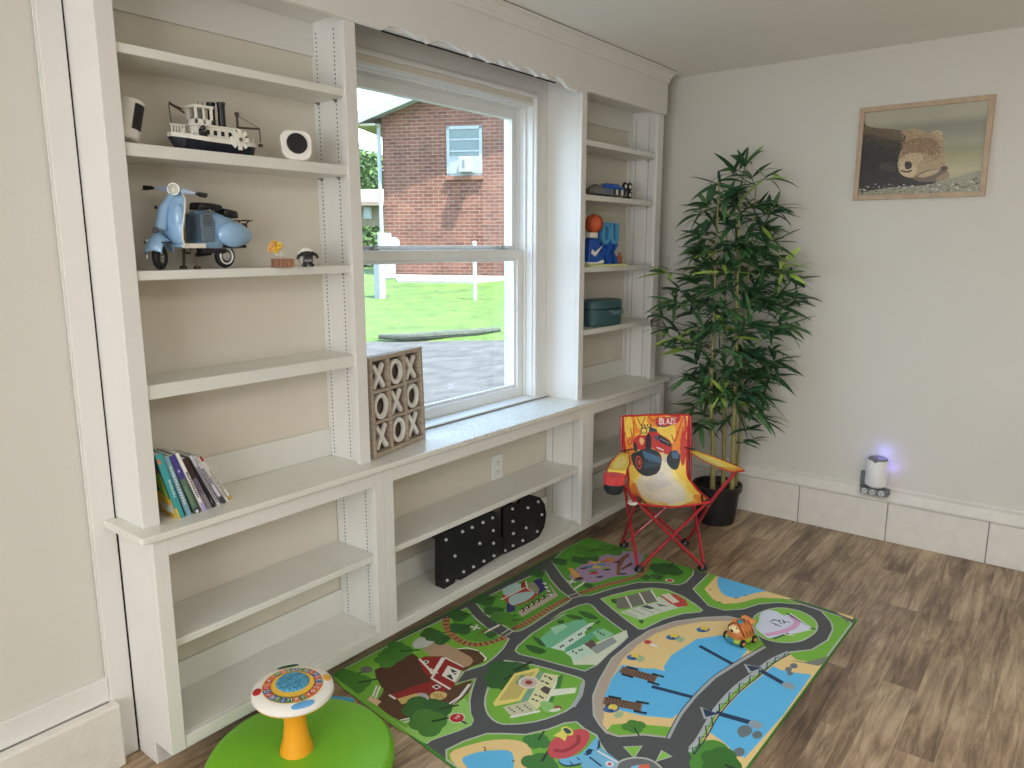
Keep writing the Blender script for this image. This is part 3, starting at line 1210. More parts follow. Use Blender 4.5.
BLK = mat('black_plastic', (22, 22, 25), .35)
WPL = mat('white_plastic', (236, 234, 226), .35)
GREYP = mat('grey_plastic', (120, 120, 118), .45)
CHR = mat('chrome', (200, 200, 200), .2, 1.0)

# ---- security camera at the left end of the second shelf
Z2, Z3 = 1.619, 1.321
e = empty('security_camera', (.284, .112, Z2), label='small white cylindrical security camera with black face, tilted against the bookcase side', cat='camera')
M = Matrix.Translation((.004, 0, .055)) @ Matrix.Scale(1.1, 4) @ Matrix.Rotation(radians(15), 4, 'Y') @ Matrix.Rotation(radians(-4), 4, 'X')
mb = MB().lathe([(.0, -.040), (.024, -.040), (.0275, -.036), (.029, .040), (.0275, .046), (.0, .047)], 28, M=M)
mb.build('housing', WPL, e, smooth=True)
mb = MB()
rr = []
for r in (.0286, .0300):
    pass
pts = [radians(a) for a in range(-96, -44, 8)]
vs = []
for a in pts:
    for z, q in ((-.019, .0291), (.037, .0302)):
        vs.append((q * cos(a) * 1.01, q * sin(a) * 1.01, z))
fs = [(2 * i, 2 * i + 2, 2 * i + 3, 2 * i + 1) for i in range(len(pts) - 1)]
mb.add(vs, fs, 0, M)
mb.build('lens_panel', BLK, e, solid=.0012)
MB().lathe([(.012, 0), (.020, .0), (.020, .004), (.006, .010)], 20).build('base', WPL, e)

# ---- white toy paddle steamer
BX0 = .365
e = empty('toy_steamboat', (.500, .120, Z2), label='black and white toy paddle steamer model with two black funnels and a crane', cat='toy boat')
NAVY = mat('navy_hull', (26, 30, 42), .35)
CREAM = mat('boat_white', (232, 230, 218), .4)


def hullring(x, w, z0, z1, wb_=.6):
    return [(x, -w * wb_, z0), (x, w * wb_, z0), (x, w, z1), (x, -w, z1)]


def L2(x0, px):    # helper: room x at the boat's near side
    return px


rings = [hullring(-.100, .010, .000, .034), hullring(-.078, .030, .0, .031), hullring(-.03, .042, 0, .027), (hullring(.06, .042, 0, .025)), hullring(.105, .036, 0, .026), hullring(.122, .026, .004, .027)]
rings[0] = [(-.088, -.006, 0), (-.088, .006, 0), (-.107, .010, .034), (-.107, -.010, .034)]
MB().loft(rings).build('hull', NAVY, e)
up = []
for r in rings:
    a, b = r[3], r[2]
    up.append([(a[0], a[1] * 1.06, a[2]), (b[0], b[1] * 1.06, b[2]), (b[0], b[1] * 1.06, b[2] + .011), (a[0], a[1] * 1.06, a[2] + .011)])
dk = MB().loft(up)
for i in range(9):
    x = -.09 + i * .025
    for sy in (-1, 1):
        dk.box(x - .001, x + .001, sy * .036 - .001, sy * .036 + .001, .036, .050)
dk.build('deck', CREAM, e, bevel=.0006)
cb = MB().box(-.050, .062, -.026, .026, .037, .066).box(-.056, .070, -.032, .032, .066, .070)
cb.box(-.075, -.052, -.012, .012, .044, .046)
for i in range(5):
    cb.box(-.042 + i * .021, -.032 + i * .021, -.0265, -.026, .046, .058, 1)
cb.build('cabin', [CREAM, BLK], e, bevel=.0008)
ph = MB()
x0, x1, y0, y1, z0, z1 = -.045, .004, -.022, .022, .070, .112
for (a, b) in ((x0, y0), (x1 - .006, y0), (x0, y1 - .006), (x1 - .006, y1 - .006)):
    ph.box(a, a + .006, b, b + .006, z0, z1)
ph.box(x0, x1, y0, y1, z0, z0 + .014)
ph.box(x0 - .002, x1 + .002, y0 - .002, y1 + .002, z1, z1 + .006)
ph.box(-.023, -.018, y0, y0 + .004, z0, z1)
ph.build('pilot_house', CREAM, e, bevel=.0006)
MB().box(-.036, -.005, .006, .012, .084, .112).build('pilot_house_back', GREYP, e)
for x, y in ((.020, .012), (.036, -.010)):
    MB().lathe([(.0095, .070), (.0095, .128), (.0112, .128), (.0112, .134), (.0085, .134), (.0085, .130)], 18, cx=x, cy=y).build('funnel', BLK, e, smooth=True)
for i in range(3):
    MB().tube([(-.03 + i * .012, -.012, .118), (-.03 + i * .012, -.012, .128)], .0008, 6).build('whistle', BLK, e)
# paddle wheel on the near side
pw = MB()
for k in range(8):
    a = 2 * pi * k / 8
    pw.box(.006, .027, -.003, .003, -.0055, .0055, M=Matrix.Translation((.062, -.047, .040)) @ Matrix.Rotation(a, 4, 'Y'))
pw.ring((.062, -.051, .040), (.062, -.043, .040), .009, n=16)
pw.ring((.062, -.053, .040), (.062, -.051, .040), .005, n=12, m=1)
pw.build('paddle_wheel', [CREAM, mat('wheel_brown', (112, 92, 70), .6)], e, bevel=.0008)
# bow rail, flag, mast and crane
br_ = MB()
for i in range(5):
    br_.box(-.106 + i * .008, -.103 + i * .008, -.012, -.009, .045, .062)
br_.box(-.108, -.070, -.013, -.008, .062, .065)
br_.build('bow_rail', CREAM, e)
MB().tube([(-.098, 0, .045), (-.102, 0, .112)], .0012, 6).build('flag_mast', BLK, e)
MB().prism([(-.101, .112), (-.090, .107), (-.078, .102), (-.062, .094), (-.062, .099), (-.072, .104), (-.062, .105), (-.078, .110), (-.092, .114), (-.101, .119)], 'y', -.0012, .0012).build('pennant', mat('pennant_brown', (64, 44, 34), .6), e)
BR = mat('crane_brown', (74, 62, 52), .5)
MB().tube([(.088, .0, .036), (.088, 0, .112)], .0035, 8).tube([(.088, 0, .108), (.088, 0, .117)], .006, 8).build('crane_mast', BR, e)
MB().tube([(.088, 0, .078), (.148, -.012, .080)], .0028, 8).tube([(.086, 0, .110), (.146, -.012, .082)], .0008, 6).build('crane_boom', BR, e)
hk = MB()
for i in range(7):
    hk.torus((.148, -.012, .076 - i * .005), .0022, .0008, 'y' if i % 2 else 'x', 10, 5)
hk.box(.143, .153, -.016, -.009, .032, .040)
hk.build('crane_hook', BR, e)
# plain crew peg and cargo on deck
MB().box(-.042, -.024, -.038, -.028, .037, .052).ball((-.033, -.033, .060), .007, 12, 8).build('deck_bell', [BLK], e, bevel=.0006)
MB().box(.080, .096, -.030, -.014, .037, .054).ring((.088, -.022, .054), (.088, -.022, .060), .006, n=12).build('capstan', BLK, e, bevel=.0006)

# ---- white rounded plaque with a plain black disc
pq = at(296.5, 161, 'z', Z2)
e = empty('toy_plaque', (.735, .062, Z2), radians(-22), label='white rounded toy plaque with a plain black studded round panel, right of the steamer', cat='plaque')
n = 28


def rrect(w, h, r, n=6):
    out = []
    for cx, cy, a0 in ((w / 2 - r, h / 2 - r, 0), (-w / 2 + r, h / 2 - r, 90), (-w / 2 + r, -h / 2 + r, 180), (w / 2 - r, -h / 2 + r, 270)):
        for k in range(n + 1):
            a = radians(a0 + 90 * k / n)
            out.append((cx + r * cos(a), cy + r * sin(a)))
    return out


TM = Matrix.Rotation(radians(-10), 4, 'X')
MB().prism([(x * (1 - .12 * (-y / .042 if y < 0 else 0)), y + .042) for x, y in rrect(.088, .084, .026)], 'y', -.008, .008, M=TM).build('plate', WPL, e, bevel=.003)
MB().prism([(.029 * cos(2 * pi * k / 36), .046 + .029 * sin(2 * pi * k / 36)) for k in range(36)], 'y', -.0125, -.0082, M=TM).build('black_disc', BLK, e, bevel=.001)
st = MB()
for i in range(-4, 5):
    for j in range(-4, 5):
        if i * i + j * j < 17:
            st.ring((i * .006, -.0125, .046 + j * .006), (i * .006, -.0138, .046 + j * .006), .0019, n=8, M=TM)
st.build('studs', BLK, e)

# ---- light blue scooter model
BLU = mat('scooter_blue', (150, 188, 222), .28, coat=.4)
BLU2 = mat('scooter_grey_blue', (104, 122, 136), .4)
TYRE = mat('tyre', (24, 24, 26), .7)
e = empty('toy_scooter', (.432, .118, Z3), pi + radians(9), label='light blue toy motor scooter model with whitewall rear tyre and black seat', cat='toy scooter')


def ell(mb, c, r, m=0, M=None):
    return mb.ball(c, r, 20, 12, m, M)


# rear body
rear = MB()


def orng(x, w, z0, z1, n=16, pw_=2.6):
    out = []
    for k in range(n):
        a = 2 * pi * k / n
        c, s = cos(a), sin(a)
        out.append((x, w * abs(c) ** (2 / pw_) * (1 if c > 0 else -1), (z0 + z1) / 2 + (z1 - z0) / 2 * abs(s) ** (2 / pw_) * (1 if s > 0 else -1)))
    return out


rear.loft([orng(-.006, .022, .056, .150), orng(-.03, .027, .05, .152), orng(-.07, .030, .05, .150), orng(-.11, .030, .05, .140), orng(-.145, .026, .052, .120), orng(-.168, .016, .060, .096)])
rear.build('rear_body', BLU, e, smooth=True, angle=60)
cw = MB()
for sy in (-1, 1):
    ell(cw, (-.105, sy * .036, .090), (.052, .022, .034))
    ell(cw, (-.135, sy * .030, .088), (.035, .018, .026))
cw.build('side_cowl', BLU, e, smooth=True)
lou = MB().prism([(-.006, .070), (-.006, .142), (-.040, .148), (-.052, .120), (-.048, .070)], 'y', -.0315, .0315)
lou.build('under_seat_panel', BLU2, e, bevel=.003)
lv = MB()
for i in range(6):
    for sy in (-1, 1):
        lv.box(-.040, -.014, sy * .0318 - .0006, sy * .0318 + .0006, .112 + i * .005, .1135 + i * .005, M=None)
lv.build('louvres', BLK, e)
# floorboard with edge trim
fl = MB().box(-.012, .062, -.036, .036, .056, .063)
fl.box(-.010, .060, -.0385, -.036, .054, .066, 1).box(-.010, .060, .036, .0385, .054, .066, 1)
fl.box(.0, .050, -.030, -.02, .063, .065, 2).box(.0, .050, .02, .030, .063, .065, 2)
fl.build('floorboard', [BLU, CREAM, BLK], e, bevel=.0008)
# leg shield, a curved panel sweeping up from the floorboard
rings = []
for (x, z, w, c) in ((.055, .058, .040, .0), (.070, .075, .045, .004), (.078, .105, .049, .008), (.072, .145, .046, .012), (.060, .175, .036, .012), (.048, .192, .018, .008)):
    ring = []
    for k in range(-6, 7):
        y = w * k / 6
        ring.append((x + .0 - c * (k / 6) ** 2 * 1.6, y, z))
    rings.append(ring)
sh = MB().loft(rings, closed=False, caps=False)
sh.build('leg_shield', BLU, e, smooth=True, solid=.004)
ins = MB().loft([[(p[0] - .006, p[1] * .8, p[2]) for p in r] for r in rings[1:5]], closed=False, caps=False)
ins.build('inner_liner', BLK, e, smooth=True, solid=.002)
tr_ = MB()
for sy in (0, -1):
    tr_.tube([(r[sy][0], r[sy][1], r[sy][2]) for r in rings], .0024, 8)
tr_.build('shield_trim', CREAM, e)
# steering column cover, badge, glove bulge
cc = MB()
cc.loft([orng(.088, .012, .085, .105, 12), orng(.084, .013, .130, .150, 12)])
cc = MB().tube([(.092, 0, .100), (.078, 0, .150), (.046, 0, .194)], [.015, .013, .008], 12)
cc.build('column_cover', BLU, e, smooth=True)
MB().box(.098, .101, -.004, .004, .150, .158).build('badge', BLK, e, bevel=.0008)
ell(MB(), (.060, .030, .130), (.016, .018, .036)).build('glove_box', BLU, e, smooth=True)
# fork, wheel, mudguard turned towards the viewer
FT = Matrix.Translation((.100, 0, 0)) @ rotz(radians(30))
fw_ = MB().torus((0, 0, .032), .0225, .0095, 'y', 28, 10, 0, FT)
fw_.build('front_wheel', TYRE, e, smooth=True)
MB().ring((0, -.006, .032), (0, .006, .032), .016, n=20, M=FT).ring((0, -.009, .032), (0, .009, .032), .005, n=12, M=FT).build('front_hub', CHR, e, bevel=.001)
mg = []
for k in range(9):
    a = radians(14 + 152 * k / 8)
    mg.append([(.036 * cos(a) * 1.06, y, .034 + (.040 + .020 * (1 - abs(y) / .022)) * max(-.25, sin(a))) for y in (-.021, -.019, -.010, 0, .010, .019, .021)])
    mg[-1][0] = (mg[-1][0][0], -.021, mg[-1][0][2] - .004)
    mg[-1][-1] = (mg[-1][-1][0], .021, mg[-1][-1][2] - .004)
mgb = MB().loft(mg, closed=False, caps=False, M=FT)
mgb.build('front_mudguard', BLU, e, smooth=True, solid=.003, angle=70)
MB().box(-.030, .032, -.0225, -.0212, .066, .070, M=FT).box(-.030, .032, .0212, .0225, .066, .070, M=FT).build('mudguard_trim', BLK, e)
MB().tube([(.012, -.026, .028), (.006, -.026, .075)], .004, 8, M=FT).build('fork_link', CHR, e)
MB().ring((.034, .010, .098), (.040, .012, .098), .008, n=16, M=FT).build('horn', BLK, e, bevel=.001)
# handlebar and headlight
HT = Matrix.Translation((.040, 0, .198)) @ rotz(radians(36)) @ Matrix.Rotation(radians(-7), 4, 'X')
hb = MB().loft([[(x_ * f_, y, z_ * f_) for (x_, z_) in ((.010, 0), (.006, .008), (-.006, .008), (-.012, 0), (-.006, -.007), (.006, -.007))] for y, f_ in ((-.050, .35), (-.030, .7), (-.012, 1.15), (.012, 1.15), (.030, .7), (.050, .35))], M=HT)
hb.build('handlebar', mat('handlebar_blue', (172, 190, 214), .3), e, smooth=True, angle=50)
MB().lathe([(0, -.010), (.012, -.010), (.0155, .006), (.0155, .012), (.013, .012)], 22, M=HT @ Matrix.Translation((.004, 0, .002)) @ Matrix.Rotation(radians(84), 4, 'Y')).build('headlamp', CHR, e, smooth=True)
MB().lathe([(.013, .0125), (.010, .0145), (0, .0155)], 22, M=HT @ Matrix.Translation((.004, 0, .002)) @ Matrix.Rotation(radians(84), 4, 'Y')).build('headlamp_glass', mat('lamp_glass', (214, 214, 196), .1), e, smooth=True)
for sy in (-1, 1):
    MB().ring((0, sy * .048, 0), (-.001, sy * .056, 0), .003, n=8, M=HT).ring((-.002, sy * .056, 0), (-.004, sy * .078, -.001), .0048, n=12, M=HT).tube([(.004, sy * .052, -.002), (.010, sy * .062, -.006), (.010, sy * .078, -.008)], .0014, 6, M=HT).build('grip', BLK, e)
# seats and rack
MB().loft([orng(-.012, .018, .152, .163, 14, 4), orng(-.016, .022, .152, .172, 14, 4), orng(-.055, .024, .154, .172, 14, 4), orng(-.086, .020, .152, .168, 14, 4)]).build('saddle', BLK, e, smooth=True, angle=50)
MB().tube([(-.05, -.012, .150), (-.05, -.012, .155)], .004, 8).tube([(-.05, .012, .150), (-.05, .012, .155)], .004, 8).build('saddle_spring', CHR, e)
MB().loft([orng(-.092, .020, .138, .155, 14, 4), orng(-.096, .023, .136, .160, 14, 4), orng(-.135, .022, .134, .155, 14, 4), orng(-.140, .018, .134, .150, 14, 4)]).build('pillion_seat', BLK, e, smooth=True, angle=50)
rk = MB()
RD = mat('lamp_red', (92, 32, 34), .3)
rk.box(-.186, -.150, -.022, -.019, .128, .131).box(-.186, -.150, .019, .022, .128, .131).box(-.186, -.183, -.022, .022, .128, .131)
rk.tube([(-.150, -.018, .110), (-.176, -.018, .128)], .002, 6).tube([(-.150, .018, .110), (-.176, .018, .128)], .002, 6)
rk.build('rear_rack', mat('rack_brown', (66, 46, 46), .4), e)
MB().box(-.178, -.164, -.010, .010, .104, .122).build('tail_lamp', RD, e, bevel=.002)
MB().ring((-.168, -.006, .100), (-.180, -.006, .100), .006, n=12).build('spare_lamp', CHR, e)
# rear wheel
MB().torus((-.100, 0, .032), .0235, .0085, 'y', 28, 10).build('rear_wheel', TYRE, e, smooth=True)
for sy in (-1, 1):
    mbw = MB().torus((-.100, sy * .0075, .032), .0205, .0028, 'y', 28, 6)
    mbw.build('whitewall', WPL, e, smooth=True)
    MB().ring((-.100, sy * .003, .032), (-.100, sy * .0095, .032), .0165, .013, n=24).build('wheel_hub', CHR, e, bevel=.001)
MB().box(-.095, -.02, -.014, .014, .040, .056).box(-.150, -.070, -.033, -.028, .054, .062).box(-.150, -.070, .028, .033, .054, .062).build('engine_cover', BLK, e, bevel=.002)
MB().tube([(-.030, -.026, .036), (-.075, -.026, .040)], .006, 10).build('exhaust', mat('dark_steel', (70, 66, 60), .4, .8), e)
for sy in (-1, 1):
    MB().tube([(.018, sy * .014, .056), (.012, sy * .026, .006)], .0035, 8).box(.006, .020, sy * .027 - .006, sy * .027 + .006, 0, .008).build('stand_leg', mat('stand_bronze', (84, 74, 60), .4, .6), e)
MB().tube([(.016, -.018, .042), (.016, .018, .042)], .003, 8).build('stand_brace', mat('stand_bronze', (84, 74, 60), .4, .6), e)

# ---- flower bouquet lying on a little wooden crate
e = empty('wooden_block', (.660, .052, Z3), radians(-14), label='small brown wooden toy crate on the third shelf, with yellow flowers lying over it', cat='crate')
wood = mat('crate_wood', (150, 106, 82), .6, var=.2, scale=60, stretch=(1, 1, 4))
cb = MB().box(-.028, .028, -.016, .016, 0, .024)
cb.build('crate_body', wood, e, bevel=.001)
for i in range(5):
    bx('slat', wood, -.028 + i * .0114, -.019 + i * .0114, -.0178, -.0162, .001, .023, e, bevel=.0004)
f = empty('flower_bouquet', (.645, .052, Z3 + .0245), 0, label='tiny yellow flowers in a white paper cone, leaning on the small wooden crate', cat='flowers')
MB().loft([[(.022 + r * .3 * sin(a) * 0 + r * cos(a) * .6, r * sin(a), .004 + r * cos(a) * .8) for a in [2 * pi * k / 12 for k in range(12)]] if False else [(px_, r * sin(a), pz_ + r * cos(a)) for a in [2 * pi * k / 12 for k in range(12)]] for (px_, pz_, r) in ((.024, .003, .002), (.010, .012, .009), (-.002, .020, .012))]).build('paper_cone', WPL, f)
YEL = mat('petal_yellow', (226, 190, 70), .6)
PEA = mat('petal_peach', (232, 172, 96), .6)
random.seed(9)
for i, (x, y, z, m_) in enumerate([(-.014, -.010, .024, YEL), (-.002, -.012, .036, YEL), (-.020, -.004, .036, PEA), (-.008, .004, .042, YEL), (-.028, -.006, .026, PEA), (.002, .0, .030, YEL)]):
    q = MB()
    for k in range(6):
        a = 2 * pi * k / 6
        q.ball((x + .006 * cos(a), y - .002, z + .006 * sin(a)), (.0048, .003, .0048), 8, 6)
    q.build('blossom', m_, f)
MB().ball((-.008, -.002, .026), (.012, .007, .010), 10, 6).tube([(.010, 0, .012), (-.006, -.002, .026)], .003, 6).build('stems', mat('leaf_dark', (46, 56, 34), .7), f)

# ---- small black and white creature figure
e = empty('toy_creature', (.737, .045, Z3), radians(-25), label='tiny round white toy figure with black arms and front, beside the crate with flowers', cat='toy figure')
MB().ball((0, .006, .028), (.026, .016, .027), 18, 12).build('body', WPL, e, smooth=True)
MB().ball((0, -.010, .036), (.019, .008, .009), 14, 8).tube([(-.012, -.012, .040), (-.026, -.012, .030), (-.029, -.013, .022)], [.005, .0045, .004], 8).tube([(.012, -.012, .040), (.025, -.012, .034), (.029, -.013, .024)], [.005, .0045, .004], 8).build('arms', BLK, e, smooth=True)
MB().box(-.014, .014, -.017, -.007, .010, .034).build('front_panel', BLK, e, bevel=.003)
for sx in (-1, 1):
    MB().box(sx * .010 - .007, sx * .010 + .007, -.020, -.004, 0, .010).build('foot', BLK, e, bevel=.003)
MB().box(-.010, .010, -.019, -.0172, .014, .022).build('buckle', GREYP, e, bevel=.001)

# ================================================================== books leaning in the corner
def book(x, y, w, hgt, dep, tilt, cover, label, bands=(), page=(232, 228, 214), yaw=0, spine=None):
    """spine faces the room; x,y is the lower right front corner; tilt leans the top to the left"""
    e = empty('book', (x, y, H), label=label, cat='book', group='books leaning at the end of the worktop', rot=(0, 0, yaw))
    M = Matrix.Rotation(-tilt, 4, 'Y')
    # the right bottom edge rests on the worktop, the block lies left of it
    c = mat('cover_%02x%02x%02x' % cover, cover, .35, var=.04)
    mb = MB()
    t = .0014
    mb.box(-w, -w + t, 0, dep, 0, hgt, 0, M)
    mb.box(-t, 0, 0, dep, 0, hgt, 0, M)
    mb.box(-w + t, -t, 0, t, 0, hgt, 0, M)
    mb.build('cover', c, e, bevel=.0004)
    MB().box(-w + t + .0001, -t - .0001, t + .0001, dep - .003, .003, hgt - .003, 0, M).build('pages', mat('paper', page, .8), e)
    if bands:
        ar = Art(lambda a, b, h: M @ Vector((a, -.0002 - h, b)))
        for (a0, a1, b0, b1, col) in bands:
            ar.poly([(-w + a0 * w, b0 * hgt), (-w + a1 * w, b0 * hgt), (-w + a1 * w, b1 * hgt), (-w + a0 * w, b1 * hgt)], col)
        ar.build('spine_print', attr_mat('book_ink', .4, .03), e)
    return e, M, w


def scribble(col, b0, b1, a0=.3, a1=.7, n=9):
    """row of small marks that reads as spine lettering"""
    out = []
    for i in range(n):
        q = b0 + (b1 - b0) * i / n
        out.append((a0, a1 - (.12 if i % 3 == 0 else 0), q, q + (b1 - b0) / n * .62, col))
    return out


GB = 'books leaning at the end of the worktop'
bks = [
    # x, y, thick, height, depth, tilt, cover, bands, label
    (.312, .046, .020, .190, .150, 14, (64, 156, 160), [(.05, .4, .86, .94, (214, 120, 70)), (0, .3, .0, .18, (222, 190, 70))] + scribble((190, 222, 214), .34, .62, .45, .8), 'thick teal book, first in the leaning row beside the bookcase side'),
    (.334, .050, .015, .180, .145, 16, (132, 168, 184), scribble((214, 228, 232), .2, .85, .3, .7, 14), 'pale blue book leaning against the thick teal one'),
    (.352, .048, .016, .182, .150, 18, (92, 118, 96), [(0, 1, .60, 1, (70, 62, 138)), (.3, .6, .72, .76, (200, 196, 222)), (0, 1, 0, .10, (40, 40, 56)), (.2, .8, .02, .07, (206, 206, 214)), (.1, .5, .15, .5, (110, 138, 112))], 'book with purple top and green lower spine in the leaning row'),
    (.372, .046, .010, .186, .140, 20, (232, 230, 226), scribble((60, 60, 66), .25, .7, .25, .8, 12) + [(0, 1, 0, .16, (170, 160, 206))], 'slim white book with black lettering and lilac foot'),
    (.391, .052, .016, .168, .145, 21, (116, 104, 124), [(0, 1, .62, 1, (62, 44, 46)), (0, 1, .0, .3, (138, 134, 140)), (.3, .5, .36, .4, (60, 50, 60))], 'dull mauve book with dark brown top in the leaning row'),
    (.403, .054, .008, .160, .140, 22, (24, 24, 30), scribble((120, 120, 130), .05, .2), 'slim black book in the leaning row'),
    (.419, .058, .010, .172, .140, 24, (206, 206, 208), scribble((120, 116, 130), .08, .8, .1, .9, 22), 'light grey book with many fine lines along its spine'),
    (.432, .062, .010, .170, .140, 26, (212, 210, 222), [(.0, 1, .86, .97, (180, 176, 186)), (0, 1, 0, .16, (54, 56, 66))] + scribble((70, 70, 76), .42, .76, .2, .8, 8), 'pale lilac book with a black circle mark near its top'),
    (.443, .068, .007, .165, .135, 28, (238, 236, 230), scribble((150, 150, 154), .1, .6, .3, .7, 12), 'thin plain white book, second from the open end of the row'),
    (.458, .076, .008, .166, .130, 30, (240, 238, 232), [(0, 1, .90, 1, (190, 40, 46)), (0, 1, 0, .10, (216, 178, 60)), (.4, .6, .25, .7, (60, 60, 64))], 'thin white book with red top and yellow foot, last in the row'),
]
px_ = None
for (x, y, w, hg, dp, tl, cv, bands, lb) in bks:
    tr_a = radians(tl)
    w *= .90
    if px_ is not None:          # each one rests its top against the one before
        hc = min(px_[2] * cos(px_[1]), hg * cos(tr_a))
        x = px_[0] + w / cos(tr_a) + hc * (math.tan(tr_a) - math.tan(px_[1])) + .0008
    book(x, y, w, hg, .090, tr_a, cv, lb, bands)
    px_ = (x, tr_a, hg)
# picture on the front cover of the teal book
bo = [o for o in COL.objects if o.name.startswith('book') and o.get('label', '').startswith('thick teal')][0]
M = Matrix.Rotation(-radians(14), 4, 'Y')
ar = Art(lambda a, b, h: M @ Vector((-.0182 - h, a, b)))
ar.poly([(.002, .001), (.088, .001), (.088, .189), (.002, .189)], (40, 92, 92))
ar.poly([(.002, .001), (.088, .001), (.088, .070), (.05, .078), (.002, .06)], (226, 186, 66))
ar.poly([(.01, .06), (.04, .08), (.06, .12), (.03, .15), (.01, .13)], (150, 186, 60))
ar.disc(.03, .145, .012, (200, 60, 50))
ar.poly([(.01, .018), (.07, .018), (.07, .040), (.01, .044)], (214, 214, 206))
ar.build('cover_print', attr_mat('book_ink', .4, .03), bo)
# two larger books behind
x_ = .300
e, M, w = book(.420, .152, .014, .232, .056, radians(32), (212, 206, 190), 'large cream book leaning behind the row, its grey top edge showing above', [])
e, M, w = book(.318, .152, .012, .215, .056, radians(14), (60, 82, 62), 'dark green book standing behind the teal one by the bookcase side', [])

# ================================================================== noughts and crosses board
A = at(372.5, 459.5, 'z', H)
B = at(427, 437.5, 'z', H)
A = Vector((.975, .050, H))
ang = atan2(B.y - A.y, B.x - A.x)
Lb = .318
lean = radians(-1.5)
e = empty('noughts_and_crosses_board', (A.x, A.y, H), ang, label='wooden noughts and crosses board with white X and O pieces, leaning by the window', cat='game board')
GW = mat('weathered_wood', (172, 158, 140), .75, var=.22, scale=30, stretch=(1, 1, 5), bump=.4)
GD = mat('board_back', (96, 84, 72), .85, var=.2, scale=24)
TM = Matrix.Translation((0, .001, .0018)) @ Matrix.Rotation(lean, 4, 'X')
Hb = .338
fr = MB()
t = .014
d0, d1 = 0, .036
fr.box(0, t, d0, d1, 0, Hb, 0, TM).box(Lb - t, Lb, d0, d1, 0, Hb, 0, TM).box(t, Lb - t, d0, d1, 0, t, 0, TM).box(t, Lb - t, d0, d1, Hb - t, Hb, 0, TM)
cw_ = (Lb - 4 * t * .85) / 3
ch_ = (Hb - 4 * t * .85) / 3
fr.build('frame', GW, e, bevel=.0012)
dv = MB()
tt = .010
for i in (1, 2):
    xc = t + (Lb - 2 * t) * i / 3
    zc = t + (Hb - 2 * t) * i / 3
    dv.box(xc - tt / 2, xc + tt / 2, .002, .030, t, Hb - t, 0, TM)
for i in (1, 2):
    zc = t + (Hb - 2 * t) * i / 3
    for k in range(3):
        xa = t + (Lb - 2 * t) * k / 3 + (tt / 2 if k else 0)
        xb = t + (Lb - 2 * t) * (k + 1) / 3 - (tt / 2 if k < 2 else 0)
        dv.box(xa, xb, .002, .030, zc - tt / 2, zc + tt / 2, 0, TM)
dv.build('divider_grid', GW, e, bevel=.0008)
MB().box(t, Lb - t, .030, .035, t, Hb - t, 0, TM).build('back_board', GD, e)
PW_ = mat('piece_white', (226, 224, 216), .6, var=.06, scale=30)
rows = ['XOX', 'OXO', 'XOX']
for j, row in enumerate(rows):
    for i, c in enumerate(row):
        xc = t + (Lb - 2 * t) * (i + .5) / 3 + (.002 if (i + j) % 2 else -.003)
        zc = Hb - t - (Hb - 2 * t) * (j + .5) / 3 - .002
        where = ('top', 'middle', 'bottom')[j] + ' row, ' + ('window-column end' if i == 0 else 'centre' if i == 1 else 'window-glass end')
        o = empty('game_piece', (A.x, A.y, H), ang)
        if c == 'X':
            mb = MB()
            for s in (1, -1):
                mb.box(-.048, .048, .008 + (0 if s > 0 else .0015), .020, -.0075, .0075, 0, TM @ Matrix.Translation((xc, 0, zc)) @ Matrix.Rotation(s * radians(54), 4, 'Y'))
        else:
            mb = MB()
            n = 32
            ro, ri = .044, .029
            v = []
            for r_, y_ in ((ro, .008), (ri, .008), (ri, .020), (ro, .020)):
                v += [(xc + r_ * .92 * cos(2 * pi * k / n), y_, zc + r_ * sin(2 * pi * k / n)) for k in range(n)]
            fs = []
            for q in range(4):
                for k in range(n):
                    fs.append((q * n + k, q * n + (k + 1) % n, ((q + 1) % 4) * n + (k + 1) % n, ((q + 1) % 4) * n + k))
            mb.add(v, fs, 0, TM)
        bpy.data.objects.remove(o)
        g = mb.build('game_piece', PW_, None, bevel=.0008)
        g.location = (A.x, A.y, H)
        g.rotation_euler = (0, 0, ang)
        pos = {0: 'nearest the bookcase', 1: 'middle column', 2: 'nearest the glass'}[i]
        tag(g, 'white %s piece in the %s row of the game board, %s' % ('cross' if c == 'X' else 'ring', ('top', 'middle', 'bottom')[j], pos), 'game piece', 'noughts and crosses pieces')

# ================================================================== marquee letters in the middle base cabinet
MBK = mat('marquee_black', (16, 17, 20), .45)
BULB = mat('frosted_bulb', (176, 176, 178), .25)


def lpt(cx, cy, y):
    """crop coordinates of the letters to cabinet plane"""
    p = at(425 + cx / 6.982, 490 + cy / 6.982, 'y', y)
    return p.x, p.z


def marquee(pts, bulbs, y0, dep, label, name='marquee_letter'):
    P2 = [lpt(a, b, y0) for a, b in pts]
    zmin = min(z for _, z in P2)
    xm = sum(x for x, _ in P2) / len(P2)
    e = empty(name, (xm, y0, .1005), label=label, cat='letter', group='black marquee letters in the middle cabinet')
    P2 = [(x - xm, z - zmin) for x, z in P2]
    # raised rim around a recessed face
    MB().prism(P2, 'y', .004, dep).build('letter_body', MBK, e, bevel=.001)
    n = len(P2)
    area = sum(P2[i][0] * P2[(i + 1) % n][1] - P2[(i + 1) % n][0] * P2[i][1] for i in range(n))
    rim = MB()
    for i in range(n):
        a, b = Vector(P2[i]), Vector(P2[(i + 1) % n])
        rim.ring((a.x, .0025, a.y), (b.x, .0025, b.y), .002, n=6)
    rim.build('rim', MBK, e)
    for a, b in bulbs:
        x, z = lpt(a, b, y0)
        MB().ball((x - xm, .002, z - zmin), (.0068, .0075, .0068), 12, 8).build('bulb', BULB, e, smooth=True)
    return e


